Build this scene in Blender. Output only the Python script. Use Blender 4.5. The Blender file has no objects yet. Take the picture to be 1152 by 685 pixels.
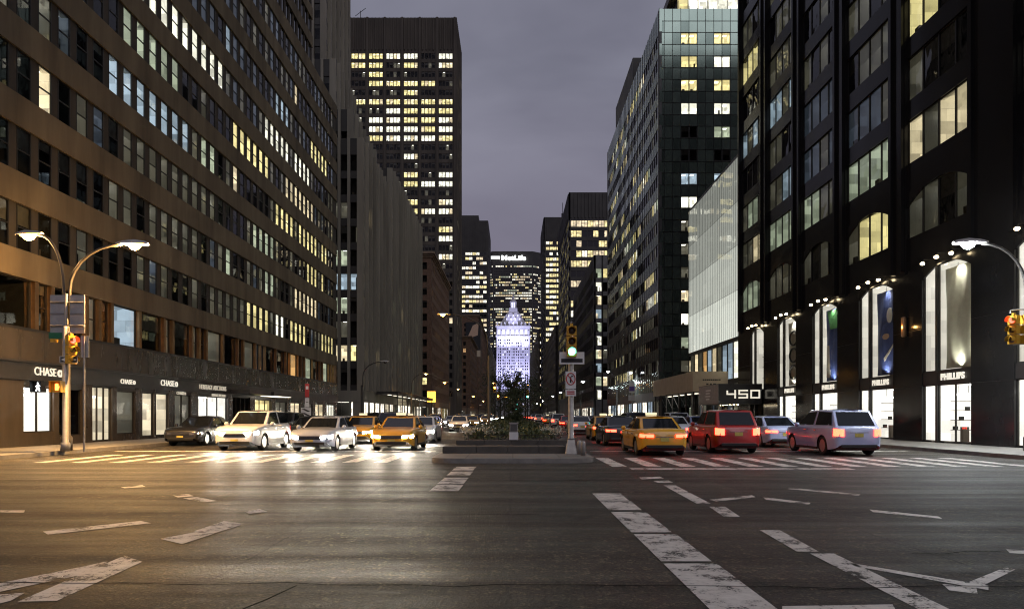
import bpy, bmesh, math, random
from mathutils import Vector, Matrix
R = math.radians
PI = math.pi
rnd = random.Random(57)
scn = bpy.context.scene
col = scn.collection

# ------------------------------------------------------------------ camera
CAM_H = 1.5
F = 768.0            # focal length in photo pixels (photo 1152 wide)
CX, CY = 577.0, 467.0
cam = bpy.data.cameras.new('camera')
cam.lens = 24.0
cam.sensor_width = 36.0
cam.shift_y = (CY - 342.5) / 1152.0
cam.shift_x = -(CX - 576.0) / 1152.0
cam.clip_start = 0.1
cam.clip_end = 6000
camo = bpy.data.objects.new('camera', cam)
camo.location = (0, 0, CAM_H)
camo.rotation_euler = (R(90), 0, 0)
col.objects.link(camo)
scn.camera = camo

def yat(px, X):                    # depth at which the plane X is seen at column px
    return X * F / (px - CX)
def gp(px, py, z=0.0):             # ground point seen at a pixel
    Y = F * (CAM_H - z) / (py - CY)
    return ((px - CX) / F * Y, Y)

# ------------------------------------------------------------------ materials
M = {}
def nmat(name):
    m = bpy.data.materials.new(name)
    m.use_nodes = True
    nt = m.node_tree
    b = nt.nodes['Principled BSDF']
    M[name] = m
    return m, nt, b
def node(nt, t, **kw):
    n = nt.nodes.new(t)
    for k, v in kw.items():
        setattr(n, k, v)
    return n
def coords(nt, scale=(1, 1, 1), kind='Position'):
    if kind == 'Position':
        g = node(nt, 'ShaderNodeNewGeometry'); src = g.outputs['Position']
    else:
        g = node(nt, 'ShaderNodeTexCoord'); src = g.outputs[kind]
    mp = node(nt, 'ShaderNodeMapping')
    mp.inputs['Scale'].default_value = scale
    nt.links.new(src, mp.inputs['Vector'])
    return mp.outputs['Vector']
def noise(nt, vec, scale, detail=4, rough=0.55):
    n = node(nt, 'ShaderNodeTexNoise')
    n.inputs['Scale'].default_value = scale
    n.inputs['Detail'].default_value = detail
    n.inputs['Roughness'].default_value = rough
    nt.links.new(vec, n.inputs['Vector'])
    return n.outputs['Fac']
def ramp(nt, fac, stops):
    r = node(nt, 'ShaderNodeValToRGB')
    e = r.color_ramp.elements
    while len(e) < len(stops):
        e.new(0.5)
    for i, (p, c) in enumerate(stops):
        e[i].position = p
        e[i].color = (c[0], c[1], c[2], 1) if not isinstance(c, (int, float)) else (c, c, c, 1)
    nt.links.new(fac, r.inputs['Fac'])
    return r.outputs['Color']
def mathn(nt, op, a, b=None, c=None):
    n = node(nt, 'ShaderNodeMath', operation=op)
    for i, v in enumerate((a, b, c)):
        if v is None: continue
        if isinstance(v, (int, float)): n.inputs[i].default_value = v
        else: nt.links.new(v, n.inputs[i])
    return n.outputs[0]
def bump(nt, b, h, strength=0.3, dist=0.02):
    n = node(nt, 'ShaderNodeBump')
    n.inputs['Strength'].default_value = strength
    n.inputs['Distance'].default_value = dist
    nt.links.new(h, n.inputs['Height'])
    nt.links.new(n.outputs['Normal'], b.inputs['Normal'])
def surf(name, c1, c2=None, rough=0.7, scale=2.0, metal=0.0, bmp=0.0, stretch=(1, 1, 1), spec=0.5, coat=0.0, kind='Position', r2=None):
    """A painted / stone / metal surface: two tones mixed by noise, optional vertical streaks and bump."""
    m, nt, b = nmat(name)
    c2 = c2 or tuple(x * 0.78 for x in c1)
    v = coords(nt, stretch, kind)
    f = noise(nt, v, scale, 6, 0.6)
    c = ramp(nt, f, [(0.3, c2), (0.7, c1)])
    nt.links.new(c, b.inputs['Base Color'])
    b.inputs['Metallic'].default_value = metal
    b.inputs['Specular IOR Level'].default_value = spec
    b.inputs['Coat Weight'].default_value = coat
    b.inputs['Coat Roughness'].default_value = 0.04
    rr = ramp(nt, f, [(0.25, r2 if r2 is not None else min(1, rough * 1.25)), (0.75, rough)])
    nt.links.new(rr, b.inputs['Roughness'])
    if bmp:
        bump(nt, b, noise(nt, v, scale * 7, 4), bmp, 0.01)
    return m
def emis(name, c, s, sample=False, vary=0.0, scale=1.0, stretch=(1, 1, 1), base=(0.3, 0.3, 0.3)):
    m, nt, b = nmat(name)
    b.inputs['Base Color'].default_value = (*base, 1)
    b.inputs['Roughness'].default_value = 0.6
    b.inputs['Emission Color'].default_value = (*c, 1)
    if vary:
        g = node(nt, 'ShaderNodeNewGeometry'); sx = node(nt, 'ShaderNodeSeparateXYZ'); nt.links.new(g.outputs['Position'], sx.inputs[0])
        cb = node(nt, 'ShaderNodeCombineXYZ'); nt.links.new(mathn(nt, 'ADD', sx.outputs[0], sx.outputs[1]), cb.inputs[0]); nt.links.new(sx.outputs[2], cb.inputs[1])
        br = node(nt, 'ShaderNodeTexBrick'); br.inputs['Scale'].default_value = scale; br.inputs['Brick Width'].default_value = 0.95; br.inputs['Row Height'].default_value = 0.62
        br.inputs['Color1'].default_value = (0, 0, 0, 1); br.inputs['Color2'].default_value = (1, 1, 1, 1); br.inputs['Mortar'].default_value = (0.25, 0.25, 0.25, 1); br.inputs['Mortar Size'].default_value = 0.012; br.offset_frequency = 2
        nt.links.new(cb.outputs[0], br.inputs['Vector'])
        sr = node(nt, 'ShaderNodeSeparateColor'); nt.links.new(br.outputs['Color'], sr.inputs[0])
        f = mathn(nt, 'ADD', mathn(nt, 'MULTIPLY', sr.outputs[0], 0.55), mathn(nt, 'MULTIPLY', noise(nt, g.outputs['Position'], 1.1, 3), 0.45))
        lo = s * (1 - vary)
        st = node(nt, 'ShaderNodeMapRange')
        st.inputs['From Min'].default_value = 0.2
        st.inputs['From Max'].default_value = 0.75
        st.inputs['To Min'].default_value = lo
        st.inputs['To Max'].default_value = s * (1 + vary * 0.4)
        nt.links.new(f, st.inputs['Value'])
        nt.links.new(st.outputs[0], b.inputs['Emission Strength'])
    else:
        b.inputs['Emission Strength'].default_value = s
    m.cycles.emission_sampling = 'AUTO' if sample else 'NONE'
    return m

# stone and metal of the buildings
surf('limestone', (0.19, 0.148, 0.086), (0.075, 0.058, 0.035), 0.85, 0.7, bmp=0.2, stretch=(1, 1, 0.14))
surf('limestone_pier', (0.06, 0.05, 0.037), (0.035, 0.03, 0.023), 0.8, 0.8, bmp=0.1, stretch=(1, 1, 0.2))
surf('polished_granite', (0.055, 0.045, 0.036), (0.03, 0.025, 0.02), 0.18, 1.2, stretch=(1, 1, 0.25), r2=0.32)
surf('shop_black', (0.018, 0.017, 0.016), (0.012, 0.011, 0.011), 0.35, 2)
surf('bronze', (0.33, 0.20, 0.10), (0.22, 0.13, 0.065), 0.32, 2, metal=0.85)
surf('dark_frame', (0.03, 0.028, 0.024), None, 0.4, 3, metal=0.4)
surf('grey_frame', (0.11, 0.11, 0.105), None, 0.42, 3, metal=0.5)
surf('pale_fin', (0.30, 0.275, 0.215), (0.17, 0.155, 0.12), 0.7, 0.35, bmp=0.1, stretch=(1, 1, 0.15))
surf('brown_brick', (0.17, 0.10, 0.065), (0.10, 0.062, 0.04), 0.85, 1.5, bmp=0.2)
surf('brown_stone_trim', (0.24, 0.17, 0.115), (0.16, 0.115, 0.08), 0.8, 1.0, bmp=0.1)
surf('tower_concrete', (0.10, 0.085, 0.065), (0.06, 0.052, 0.042), 0.75, 0.25, stretch=(1, 1, 0.2))
surf('tower_dark', (0.045, 0.042, 0.036), (0.028, 0.026, 0.023), 0.5, 0.2)
surf('black_granite', (0.016, 0.015, 0.015), (0.009, 0.0088, 0.009), 0.10, 0.7, stretch=(1, 1, 0.3), r2=0.22, spec=0.22)
surf('pale_concrete', (0.34, 0.335, 0.32), (0.22, 0.215, 0.205), 0.85, 0.6, bmp=0.15)
surf('helmsley_stone', (0.52, 0.50, 0.52), (0.38, 0.365, 0.38), 0.8, 0.1)
surf('roof_tar', (0.05, 0.05, 0.05), None, 0.9, 0.5)
surf('core', (0.02, 0.02, 0.02), None, 0.9, 0.5)
surf('kerb_stone', (0.25, 0.235, 0.21), (0.15, 0.14, 0.125), 0.75, 3, bmp=0.2)
surf('planter_stone', (0.105, 0.095, 0.08), (0.055, 0.05, 0.043), 0.8, 1.5, bmp=0.25)
surf('white_board', (0.55, 0.46, 0.33), (0.45, 0.37, 0.26), 0.75, 1.2)
surf('galvanised', (0.36, 0.35, 0.33), (0.26, 0.25, 0.24), 0.45, 6, metal=0.6)
surf('sign_aluminium', (0.42, 0.41, 0.40), (0.33, 0.32, 0.31), 0.5, 5, metal=0.3)
surf('pole_bronze', (0.10, 0.085, 0.065), None, 0.45, 6, metal=0.3)
surf('pole_dark', (0.035, 0.033, 0.03), None, 0.5, 6, metal=0.3)
surf('signal_yellow', (0.62, 0.36, 0.03), (0.5, 0.28, 0.02), 0.4, 6)
surf('signal_black', (0.012, 0.012, 0.012), None, 0.5, 6)
surf('lens_off', (0.05, 0.03, 0.02), None, 0.25, 6)
surf('sign_white', (0.72, 0.72, 0.70), (0.62, 0.62, 0.6), 0.45, 4)
surf('sign_black', (0.015, 0.015, 0.015), None, 0.45, 4)
surf('sign_red', (0.48, 0.02, 0.02), None, 0.45, 4)
surf('sign_purple', (0.12, 0.07, 0.35), None, 0.45, 4)
surf('sign_green', (0.02, 0.16, 0.07), None, 0.45, 4)
surf('concrete_white', (0.62, 0.60, 0.55), (0.45, 0.43, 0.39), 0.8, 5, bmp=0.15)
surf('soil', (0.05, 0.038, 0.027), None, 0.95, 5, bmp=0.4)
surf('bark', (0.07, 0.055, 0.04), None, 0.9, 8, bmp=0.4)
surf('tyre', (0.014, 0.014, 0.014), None, 0.8, 10)
surf('alloy', (0.5, 0.5, 0.5), None, 0.3, 10, metal=0.9)
surf('car_black_trim', (0.013, 0.013, 0.013), None, 0.45, 10)
surf('chrome', (0.65, 0.65, 0.65), None, 0.15, 10, metal=1.0)
for nm, c in (('paint_white', (0.72, 0.72, 0.70)), ('paint_yellow', (0.72, 0.36, 0.015)), ('paint_black', (0.012, 0.012, 0.013)),
              ('paint_silver', (0.40, 0.43, 0.50)), ('paint_blue', (0.12, 0.16, 0.38)), ('paint_red', (0.36, 0.015, 0.012)),
              ('paint_grey', (0.12, 0.12, 0.125)), ('paint_pale_blue', (0.42, 0.47, 0.68))):
    surf(nm, c, tuple(x * 0.93 for x in c), 0.3, 1.5, metal=0.0, coat=1.0, kind='Object')
surf('plate', (0.6, 0.5, 0.12), None, 0.5, 9)
surf('drape', (0.66, 0.70, 0.58), (0.55, 0.58, 0.48), 0.8, 3)
surf('sheet_pale', (0.62, 0.62, 0.58), None, 0.8, 3)

def tint_foliage(name, a, b):
    m, nt, bs = nmat(name)
    v = coords(nt)
    f = noise(nt, v, 3.0, 3)
    c = ramp(nt, f, [(0.3, a), (0.7, b)])
    nt.links.new(c, bs.inputs['Base Color'])
    bs.inputs['Roughness'].default_value = 0.55
    return m
tint_foliage('leaf_dark', (0.018, 0.03, 0.012), (0.05, 0.07, 0.03))
tint_foliage('leaf_hedge', (0.03, 0.045, 0.015), (0.085, 0.10, 0.035))
tint_foliage('leaf_pale', (0.30, 0.30, 0.24), (0.5, 0.48, 0.38))

def glass(name, tint, ior=1.5, rough=0.015, tilt=0.012, tscale=0.35):
    """Thin window glass: lets the room behind show and mirrors the street; panes are very slightly out of true."""
    m, nt, b = nmat(name)
    nt.nodes.remove(b)
    out = nt.nodes['Material Output']
    tr = node(nt, 'ShaderNodeBsdfTransparent'); tr.inputs['Color'].default_value = (*tint, 1)
    gl = node(nt, 'ShaderNodeBsdfGlossy'); gl.inputs['Roughness'].default_value = rough
    fr = node(nt, 'ShaderNodeFresnel'); fr.inputs['IOR'].default_value = ior
    v = coords(nt)
    n = node(nt, 'ShaderNodeBump'); n.inputs['Strength'].default_value = 1.0; n.inputs['Distance'].default_value = tilt
    nt.links.new(noise(nt, v, tscale, 1), n.inputs['Height'])
    nt.links.new(n.outputs['Normal'], gl.inputs['Normal'])
    mx = node(nt, 'ShaderNodeMixShader')
    nt.links.new(fr.outputs[0], mx.inputs[0]); nt.links.new(tr.outputs[0], mx.inputs[1]); nt.links.new(gl.outputs[0], mx.inputs[2])
    nt.links.new(mx.outputs[0], out.inputs['Surface'])
    return m
glass('window_glass', (0.92, 0.95, 0.93))
glass('smoke_glass', (0.62, 0.66, 0.64), 1.75, 0.01, 0.05, 0.5)
glass('shop_glass', (0.97, 0.98, 0.97), 1.4)
surf('car_glass', (0.012, 0.014, 0.016), None, 0.04, 3, spec=0.7)
surf('green_panel', (0.36, 0.45, 0.39), (0.28, 0.36, 0.31), 0.14, 0.12, r2=0.2, metal=0.85)
surf('green_panel_dark', (0.24, 0.31, 0.27), None, 0.14, 0.12, r2=0.2, metal=0.85)

# rooms seen through windows: walls and blinds emit, standing in for bounced ceiling light
ROOM = {'yellow': ((1.0, 0.82, 0.36), 0.95, 2.2), 'warm': ((1.0, 0.80, 0.50), 0.8, 2.2), 'white': ((1.0, 0.95, 0.78), 1.25, 3.0),
        'cool': ((0.66, 0.83, 1.0), 0.42, 1.6), 'green': ((0.86, 0.95, 0.68), 0.36, 1.4), 'dim': ((0.9, 0.80, 0.55), 0.06, 2.6),
        'dimblue': ((0.5, 0.62, 0.85), 0.055, 1.2), 'violet': ((0.72, 0.72, 1.0), 1.3, 2.0), 'amber': ((1.0, 0.55, 0.2), 0.6, 1.4),
        'street': ((1.0, 0.90, 0.74), 2.6, 5.0), 'shop': ((1.0, 0.95, 0.85), 0.95, 9.0), 'shopwarm': ((1.0, 0.84, 0.58), 0.75, 3.0), 'gallery': ((1.0, 0.94, 0.80), 0.50, 4.0)}
for k, (c, w, ce) in ROOM.items():
    m = emis('room_' + k, c, w, vary=0.3 if k in ('shop', 'gallery') else 0.75, scale=1.0)
    emis('ceil_' + k, tuple(0.5 + 0.5 * x for x in c), ce, sample=k.startswith('shop') or k == 'gallery')
    emis('blind_' + k, c, w * 0.75, vary=0.2, scale=3.0)
surf('room_dark', (0.035, 0.032, 0.028), (0.015, 0.014, 0.012), 0.9, 1.2)
surf('blind_dark', (0.16, 0.15, 0.13), (0.1, 0.095, 0.08), 0.8, 2.0)
surf('room_floor', (0.12, 0.10, 0.08), None, 0.8, 1.0)
# lamps
emis('lamp_amber', (1.0, 0.42, 0.07), 60.0)
emis('lamp_white', (0.9, 0.96, 1.0), 90.0)
emis('lamp_teal', (0.10, 1.0, 0.80), 16.0)
emis('lamp_teal_small', (0.05, 1.0, 0.75), 9.0)
emis('lamp_red', (1.0, 0.05, 0.03), 7.0)
emis('lamp_hand', (1.0, 0.22, 0.03), 5.0)
emis('lamp_walk', (0.9, 0.95, 1.0), 5.0)
emis('headlight_on', (1.0, 0.95, 0.85), 110.0)
emis('taillight_on', (1.0, 0.03, 0.012), 15.0, sample=True)
emis('taillight_dim', (1.0, 0.03, 0.02), 0.5)
emis('indicator_on', (1.0, 0.40, 0.03), 22.0)
emis('taxi_lamp', (1.0, 0.85, 0.5), 0.8)
emis('downlight', (1.0, 0.78, 0.45), 22.0)
emis('sign_lit', (0.95, 0.98, 1.0), 4.0)
emis('letter_lit', (1.0, 0.92, 0.75), 0.62)
emis('letter_dim', (1.0, 0.88, 0.65), 0.32)
emis('canopy_lit', (1.0, 0.9, 0.7), 1.6)
emis('white_wall_glow', (0.95, 0.98, 0.9), 0.5)
emis('sign_amber', (1.0, 0.45, 0.05), 2.5)

# asphalt
def make_asphalt():
    m, nt, b = nmat('asphalt')
    v = coords(nt)
    big = noise(nt, v, 0.22, 5, 0.6)
    mid = noise(nt, v, 1.6, 5, 0.65)
    fine = noise(nt, v, 55, 3, 0.7)
    agg = node(nt, 'ShaderNodeTexVoronoi'); agg.inputs['Scale'].default_value = 85
    nt.links.new(v, agg.inputs['Vector'])
    wv = coords(nt, (0.09, 1.0, 1.0))
    tyre = noise(nt, wv, 1.3, 4, 0.6)
    gr = noise(nt, v, 8, 6, 0.85)
    gs = noise(nt, v, 34, 2, 0.6)
    pb = node(nt, 'ShaderNodeTexBrick'); pb.inputs['Scale'].default_value = 1.0; pb.inputs['Brick Width'].default_value = 7.3; pb.inputs['Row Height'].default_value = 3.1; pb.inputs['Mortar Size'].default_value = 0.018
    pb.inputs['Color1'].default_value = (0.72, 0.72, 0.72, 1); pb.inputs['Color2'].default_value = (1.2, 1.19, 1.17, 1); pb.inputs['Mortar'].default_value = (0.35, 0.35, 0.35, 1); pb.offset = 0.37
    wob = node(nt, 'ShaderNodeMixRGB', blend_type='ADD'); wob.inputs[0].default_value = 0.12
    wn = node(nt, 'ShaderNodeTexNoise'); wn.inputs['Scale'].default_value = 1.5; nt.links.new(v, wn.inputs['Vector'])
    nt.links.new(v, wob.inputs[1]); nt.links.new(wn.outputs['Color'], wob.inputs[2]); nt.links.new(wob.outputs[0], pb.inputs['Vector'])
    c1 = ramp(nt, big, [(0.3, (0.026, 0.023, 0.018)), (0.7, (0.056, 0.049, 0.039))])
    c2 = ramp(nt, mid, [(0.3, (0.4, 0.4, 0.4)), (0.7, (1.45, 1.45, 1.45))])
    c3 = ramp(nt, gr, [(0.36, (0.15, 0.15, 0.15)), (0.5, (0.7, 0.7, 0.7)), (0.64, (3.6, 3.5, 3.2))])
    c4 = ramp(nt, gs, [(0.38, (0.35, 0.35, 0.35)), (0.62, (1.7, 1.7, 1.65))])
    mu2 = None; last = c1
    for c_ in (c2, c3, c4, pb.outputs['Color']):
        mu2 = node(nt, 'ShaderNodeMixRGB', blend_type='MULTIPLY'); mu2.inputs[0].default_value = 1
        nt.links.new(last, mu2.inputs[1]); nt.links.new(c_, mu2.inputs[2]); last = mu2.outputs[0]
    # tar-filled cracks
    wp = node(nt, 'ShaderNodeMixRGB', blend_type='ADD'); wp.inputs[0].default_value = 0.9
    nz = node(nt, 'ShaderNodeTexNoise'); nz.inputs['Scale'].default_value = 0.6; nt.links.new(v, nz.inputs['Vector'])
    nt.links.new(v, wp.inputs[1]); nt.links.new(nz.outputs['Color'], wp.inputs[2])
    cr = node(nt, 'ShaderNodeTexVoronoi', feature='DISTANCE_TO_EDGE'); cr.inputs['Scale'].default_value = 0.33
    nt.links.new(wp.outputs[0], cr.inputs['Vector'])
    crk = ramp(nt, cr.outputs['Distance'], [(0.0, 0.75), (0.001, 0.85), (0.003, 1.0)])
    mu3 = node(nt, 'ShaderNodeMixRGB', blend_type='MULTIPLY'); mu3.inputs[0].default_value = 1
    nt.links.new(mu2.outputs[0], mu3.inputs[1]); nt.links.new(crk, mu3.inputs[2])
    nt.links.new(mu3.outputs[0], b.inputs['Base Color'])
    rs_ = mathn(nt, 'ADD', mathn(nt, 'MULTIPLY', tyre, 0.5), mathn(nt, 'MULTIPLY', gr, 0.5))
    rr = ramp(nt, rs_, [(0.36, 0.36), (0.64, 0.75)])
    nt.links.new(rr, b.inputs['Roughness'])
    b.inputs['Specular IOR Level'].default_value = 0.34
    h = mathn(nt, 'ADD', mathn(nt, 'MULTIPLY', gs, 0.6), mathn(nt, 'MULTIPLY', gr, 1.0))
    h = mathn(nt, 'ADD', h, mathn(nt, 'MULTIPLY', fine, 0.3))
    bump(nt, b, h, 1.0, 0.034)
make_asphalt()
def make_paint():
    m, nt, b = nmat('road_paint')
    v = coords(nt)
    w = noise(nt, v, 2.6, 9, 0.78)
    f = noise(nt, v, 40, 3, 0.7)
    c = ramp(nt, w, [(0.35, (0.46, 0.43, 0.37)), (0.65, (0.78, 0.74, 0.66))])
    nt.links.new(c, b.inputs['Base Color'])
    b.inputs['Roughness'].default_value = 0.55
    bump(nt, b, f, 0.4, 0.004)
    s = mathn(nt, 'ADD', w, mathn(nt, 'MULTIPLY', f, 0.35))
    a = ramp(nt, s, [(0.57, 0.0), (0.65, 1.0)])
    nt.links.new(a, b.inputs['Alpha'])
make_paint()
def make_sidewalk():
    m, nt, b = nmat('sidewalk_flags')
    v = coords(nt)
    f = noise(nt, v, 1.5, 6, 0.65)
    br = node(nt, 'ShaderNodeTexBrick')
    br.offset = 0.0
    br.inputs['Scale'].default_value = 1.0
    br.inputs['Brick Width'].default_value = 1.5
    br.inputs['Row Height'].default_value = 1.5
    br.inputs['Mortar Size'].default_value = 0.012
    br.inputs['Color1'].default_value = (0.21, 0.20, 0.18, 1)
    br.inputs['Color2'].default_value = (0.16, 0.152, 0.138, 1)
    br.inputs['Mortar'].default_value = (0.06, 0.056, 0.05, 1)
    nt.links.new(v, br.inputs['Vector'])
    c = ramp(nt, f, [(0.3, 0.72), (0.7, 1.1)])
    mul = node(nt, 'ShaderNodeMixRGB', blend_type='MULTIPLY'); mul.inputs[0].default_value = 1
    nt.links.new(br.outputs['Color'], mul.inputs[1]); nt.links.new(c, mul.inputs[2])
    nt.links.new(mul.outputs[0], b.inputs['Base Color'])
    b.inputs['Roughness'].default_value = 0.62
    bump(nt, b, f, 0.2, 0.01)
make_sidewalk()

# ------------------------------------------------------------------ mesh builder
class MB:
    def __init__(s, mat=None):
        s.v, s.f, s.m, s.mat = [], [], [], mat
        s.smooth = False
    def poly(s, pts, mat=None):
        n = len(s.v); s.v.extend([tuple(p) for p in pts]); s.f.append(list(range(n, n + len(pts)))); s.m.append(mat or s.mat)
    def raw(s, verts, faces, mats, T=None):
        n = len(s.v)
        s.v.extend([tuple(T @ Vector(p)) if T is not None else tuple(p) for p in verts])
        for f, m in zip(faces, mats):
            s.f.append([i + n for i in f]); s.m.append(m or s.mat)
    def box(s, x0, x1, y0, y1, z0, z1, mat=None, T=None):
        v = [(x0, y0, z0), (x1, y0, z0), (x1, y1, z0), (x0, y1, z0), (x0, y0, z1), (x1, y0, z1), (x1, y1, z1), (x0, y1, z1)]
        f = [(3, 2, 1, 0), (4, 5, 6, 7), (0, 1, 5, 4), (1, 2, 6, 5), (2, 3, 7, 6), (3, 0, 4, 7)]
        s.raw(v, f, [mat] * 6, T)
    def prism(s, pts, z0, z1, mat=None, T=None):        # pts counter-clockwise in xy
        n = len(pts)
        v = [(x, y, z0) for x, y in pts] + [(x, y, z1) for x, y in pts]
        f = [list(range(n))[::-1], list(range(n, 2 * n))] + [(i, (i + 1) % n, n + (i + 1) % n, n + i) for i in range(n)]
        s.raw(v, f, [mat] * len(f), T)
    def tube(s, pts, rad, seg=8, mat=None, cap=True):
        pts = [Vector(p) for p in pts]
        if isinstance(rad, (int, float)): rad = [rad] * len(pts)
        rings = []
        up = None
        for i, p in enumerate(pts):
            d = (pts[min(i + 1, len(pts) - 1)] - pts[max(i - 1, 0)]).normalized()
            a = Vector((0, 0, 1)) if abs(d.z) < 0.95 else Vector((1, 0, 0))
            if up is not None and abs(up.dot(d)) < 0.95: a = up
            x = d.cross(a).normalized(); y = x.cross(d).normalized(); up = y
            rings.append([p + (x * math.cos(2 * PI * k / seg) + y * math.sin(2 * PI * k / seg)) * rad[i] for k in range(seg)])
        n = len(s.v)
        for r in rings: s.v.extend([tuple(q) for q in r])
        for i in range(len(rings) - 1):
            for k in range(seg):
                a, b = n + i * seg + k, n + i * seg + (k + 1) % seg
                s.f.append([a, b, b + seg, a + seg]); s.m.append(mat or s.mat)
        if cap:
            s.f.append([n + k for k in range(seg)][::-1]); s.m.append(mat or s.mat)
            e = n + (len(rings) - 1) * seg
            s.f.append([e + k for k in range(seg)]); s.m.append(mat or s.mat)
    def lathe(s, prof, c=(0, 0, 0), seg=16, mat=None, T=None):    # prof: (r, z) bottom to top, about z
        n0 = []
        v, f = [], []
        for r, z in prof:
            for k in range(seg):
                v.append((c[0] + r * math.cos(2 * PI * k / seg), c[1] + r * math.sin(2 * PI * k / seg), c[2] + z))
        for i in range(len(prof) - 1):
            for k in range(seg):
                a, b = i * seg + k, i * seg + (k + 1) % seg
                f.append((a, b, b + seg, a + seg))
        f.append(tuple(range(seg))[::-1]); f.append(tuple((len(prof) - 1) * seg + k for k in range(seg)))
        s.raw(v, f, [mat] * len(f), T)
    def mesh(s, name):
        me = bpy.data.meshes.new(name)
        me.from_pydata(s.v, [], s.f)
        names = []
        for m in s.m:
            if m not in names: names.append(m)
        for m in names: me.materials.append(M[m])
        idx = {m: i for i, m in enumerate(names)}
        me.polygons.foreach_set('material_index', [idx[m] for m in s.m])
        if s.smooth:
            me.polygons.foreach_set('use_smooth', [True] * len(s.f))
        me.update()
        return me
    def build(s, name, parent=None, loc=None, rotz=0.0, bevel=0.0):
        me = s.mesh(name)
        o = bpy.data.objects.new(name, me)
        col.objects.link(o)
        if parent is not None: o.parent = parent
        if loc is not None: o.location = loc
        o.rotation_euler[2] = rotz
        if bevel:
            md = o.modifiers.new('bevel', 'BEVEL'); md.width = bevel; md.segments = 2; md.limit_method = 'ANGLE'; md.angle_limit = R(40)
        return o
def tag(o, label=None, cat=None, group=None, kind=None):
    if label: o['label'] = label
    if cat: o['category'] = cat
    if group: o['group'] = group
    if kind: o['kind'] = kind
    return o
def empty(name, loc=(0, 0, 0), rotz=0, label=None, cat=None, group=None):
    o = bpy.data.objects.new(name, None)
    o.location = loc; o.rotation_euler = (0, 0, rotz); o.empty_display_size = 0.3
    col.objects.link(o)
    return tag(o, label, cat, group)
def copy_tree(o, parent=None, remap=None):
    c = o.copy(); col.objects.link(c)
    if parent is not None: c.parent = parent
    if remap and c.type == 'MESH':
        for i, sl in enumerate(c.material_slots):
            nm = sl.material.name if sl.material else None
            if nm in remap:
                sl.link = 'OBJECT'; sl.material = M[remap[nm]]
    for ch in list(o.children): copy_tree(ch, c, remap)
    return c
def text_mesh(name, body, size, depth, mat, parent=None, T=None, spacing=1.0, bold=0.0, width=None):
    """Built-in lettering turned to a mesh: x to the right, z up, faces -y."""
    cu = bpy.data.curves.new(name, 'FONT')
    cu.body = body; cu.size = size; cu.extrude = depth / 2; cu.align_x = 'CENTER'; cu.align_y = 'CENTER'
    cu.space_character = spacing; cu.offset = bold; cu.resolution_u = 3
    t = bpy.data.objects.new(name, cu); col.objects.link(t)
    bpy.context.view_layer.update()
    me = bpy.data.meshes.new_from_object(t.evaluated_get(bpy.context.evaluated_depsgraph_get()))
    bpy.data.objects.remove(t); bpy.data.curves.remove(cu)
    me.transform(Matrix.Rotation(R(90), 4, 'X'))
    if width and len(me.vertices):
        xs = [v.co.x for v in me.vertices]
        k = width / (max(xs) - min(xs)); me.transform(Matrix.Diagonal((k, 1, 1, 1)))
    me.materials.clear(); me.materials.append(M[mat])
    o = bpy.data.objects.new(name, me); col.objects.link(o)
    if parent is not None: o.parent = parent
    if T is not None: o.matrix_local = T
    return o
def light(name, kind, loc, energy, color, parent=None, size=0.15, spot=None, aim=None):
    l = bpy.data.lights.new(name, kind); l.energy = energy; l.color = color
    if kind == 'AREA': l.size = size
    else: l.shadow_soft_size = size
    if spot: l.spot_size = R(spot); l.spot_blend = 1.0
    o = bpy.data.objects.new(name, l); col.objects.link(o); o.location = loc
    if parent is not None: o.parent = parent
    if aim is not None:
        o.rotation_euler = (Vector(aim) - Vector(loc)).to_track_quat('-Z', 'Y').to_euler()
    return o

# ------------------------------------------------------------------ facades and windows
class Frame:                     # local u along the facade, d into the building, z up
    def __init__(s, x, y, rotz):
        s.o = Vector((x, y, 0)); s.r = rotz
        s.T = Matrix.Translation(s.o) @ Matrix.Rotation(rotz, 4, 'Z')
    def pt(s, u, d, z): return s.T @ Vector((u, d, z))
def north(x0, y): return Frame(x0, y, 0)            # faces the camera, u = +X
def left_side(x, y0): return Frame(x, y0, R(90))    # faces +X, u = +Y
def right_side(x, y1): return Frame(x, y1, R(-90))  # faces -X, u = -Y

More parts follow.
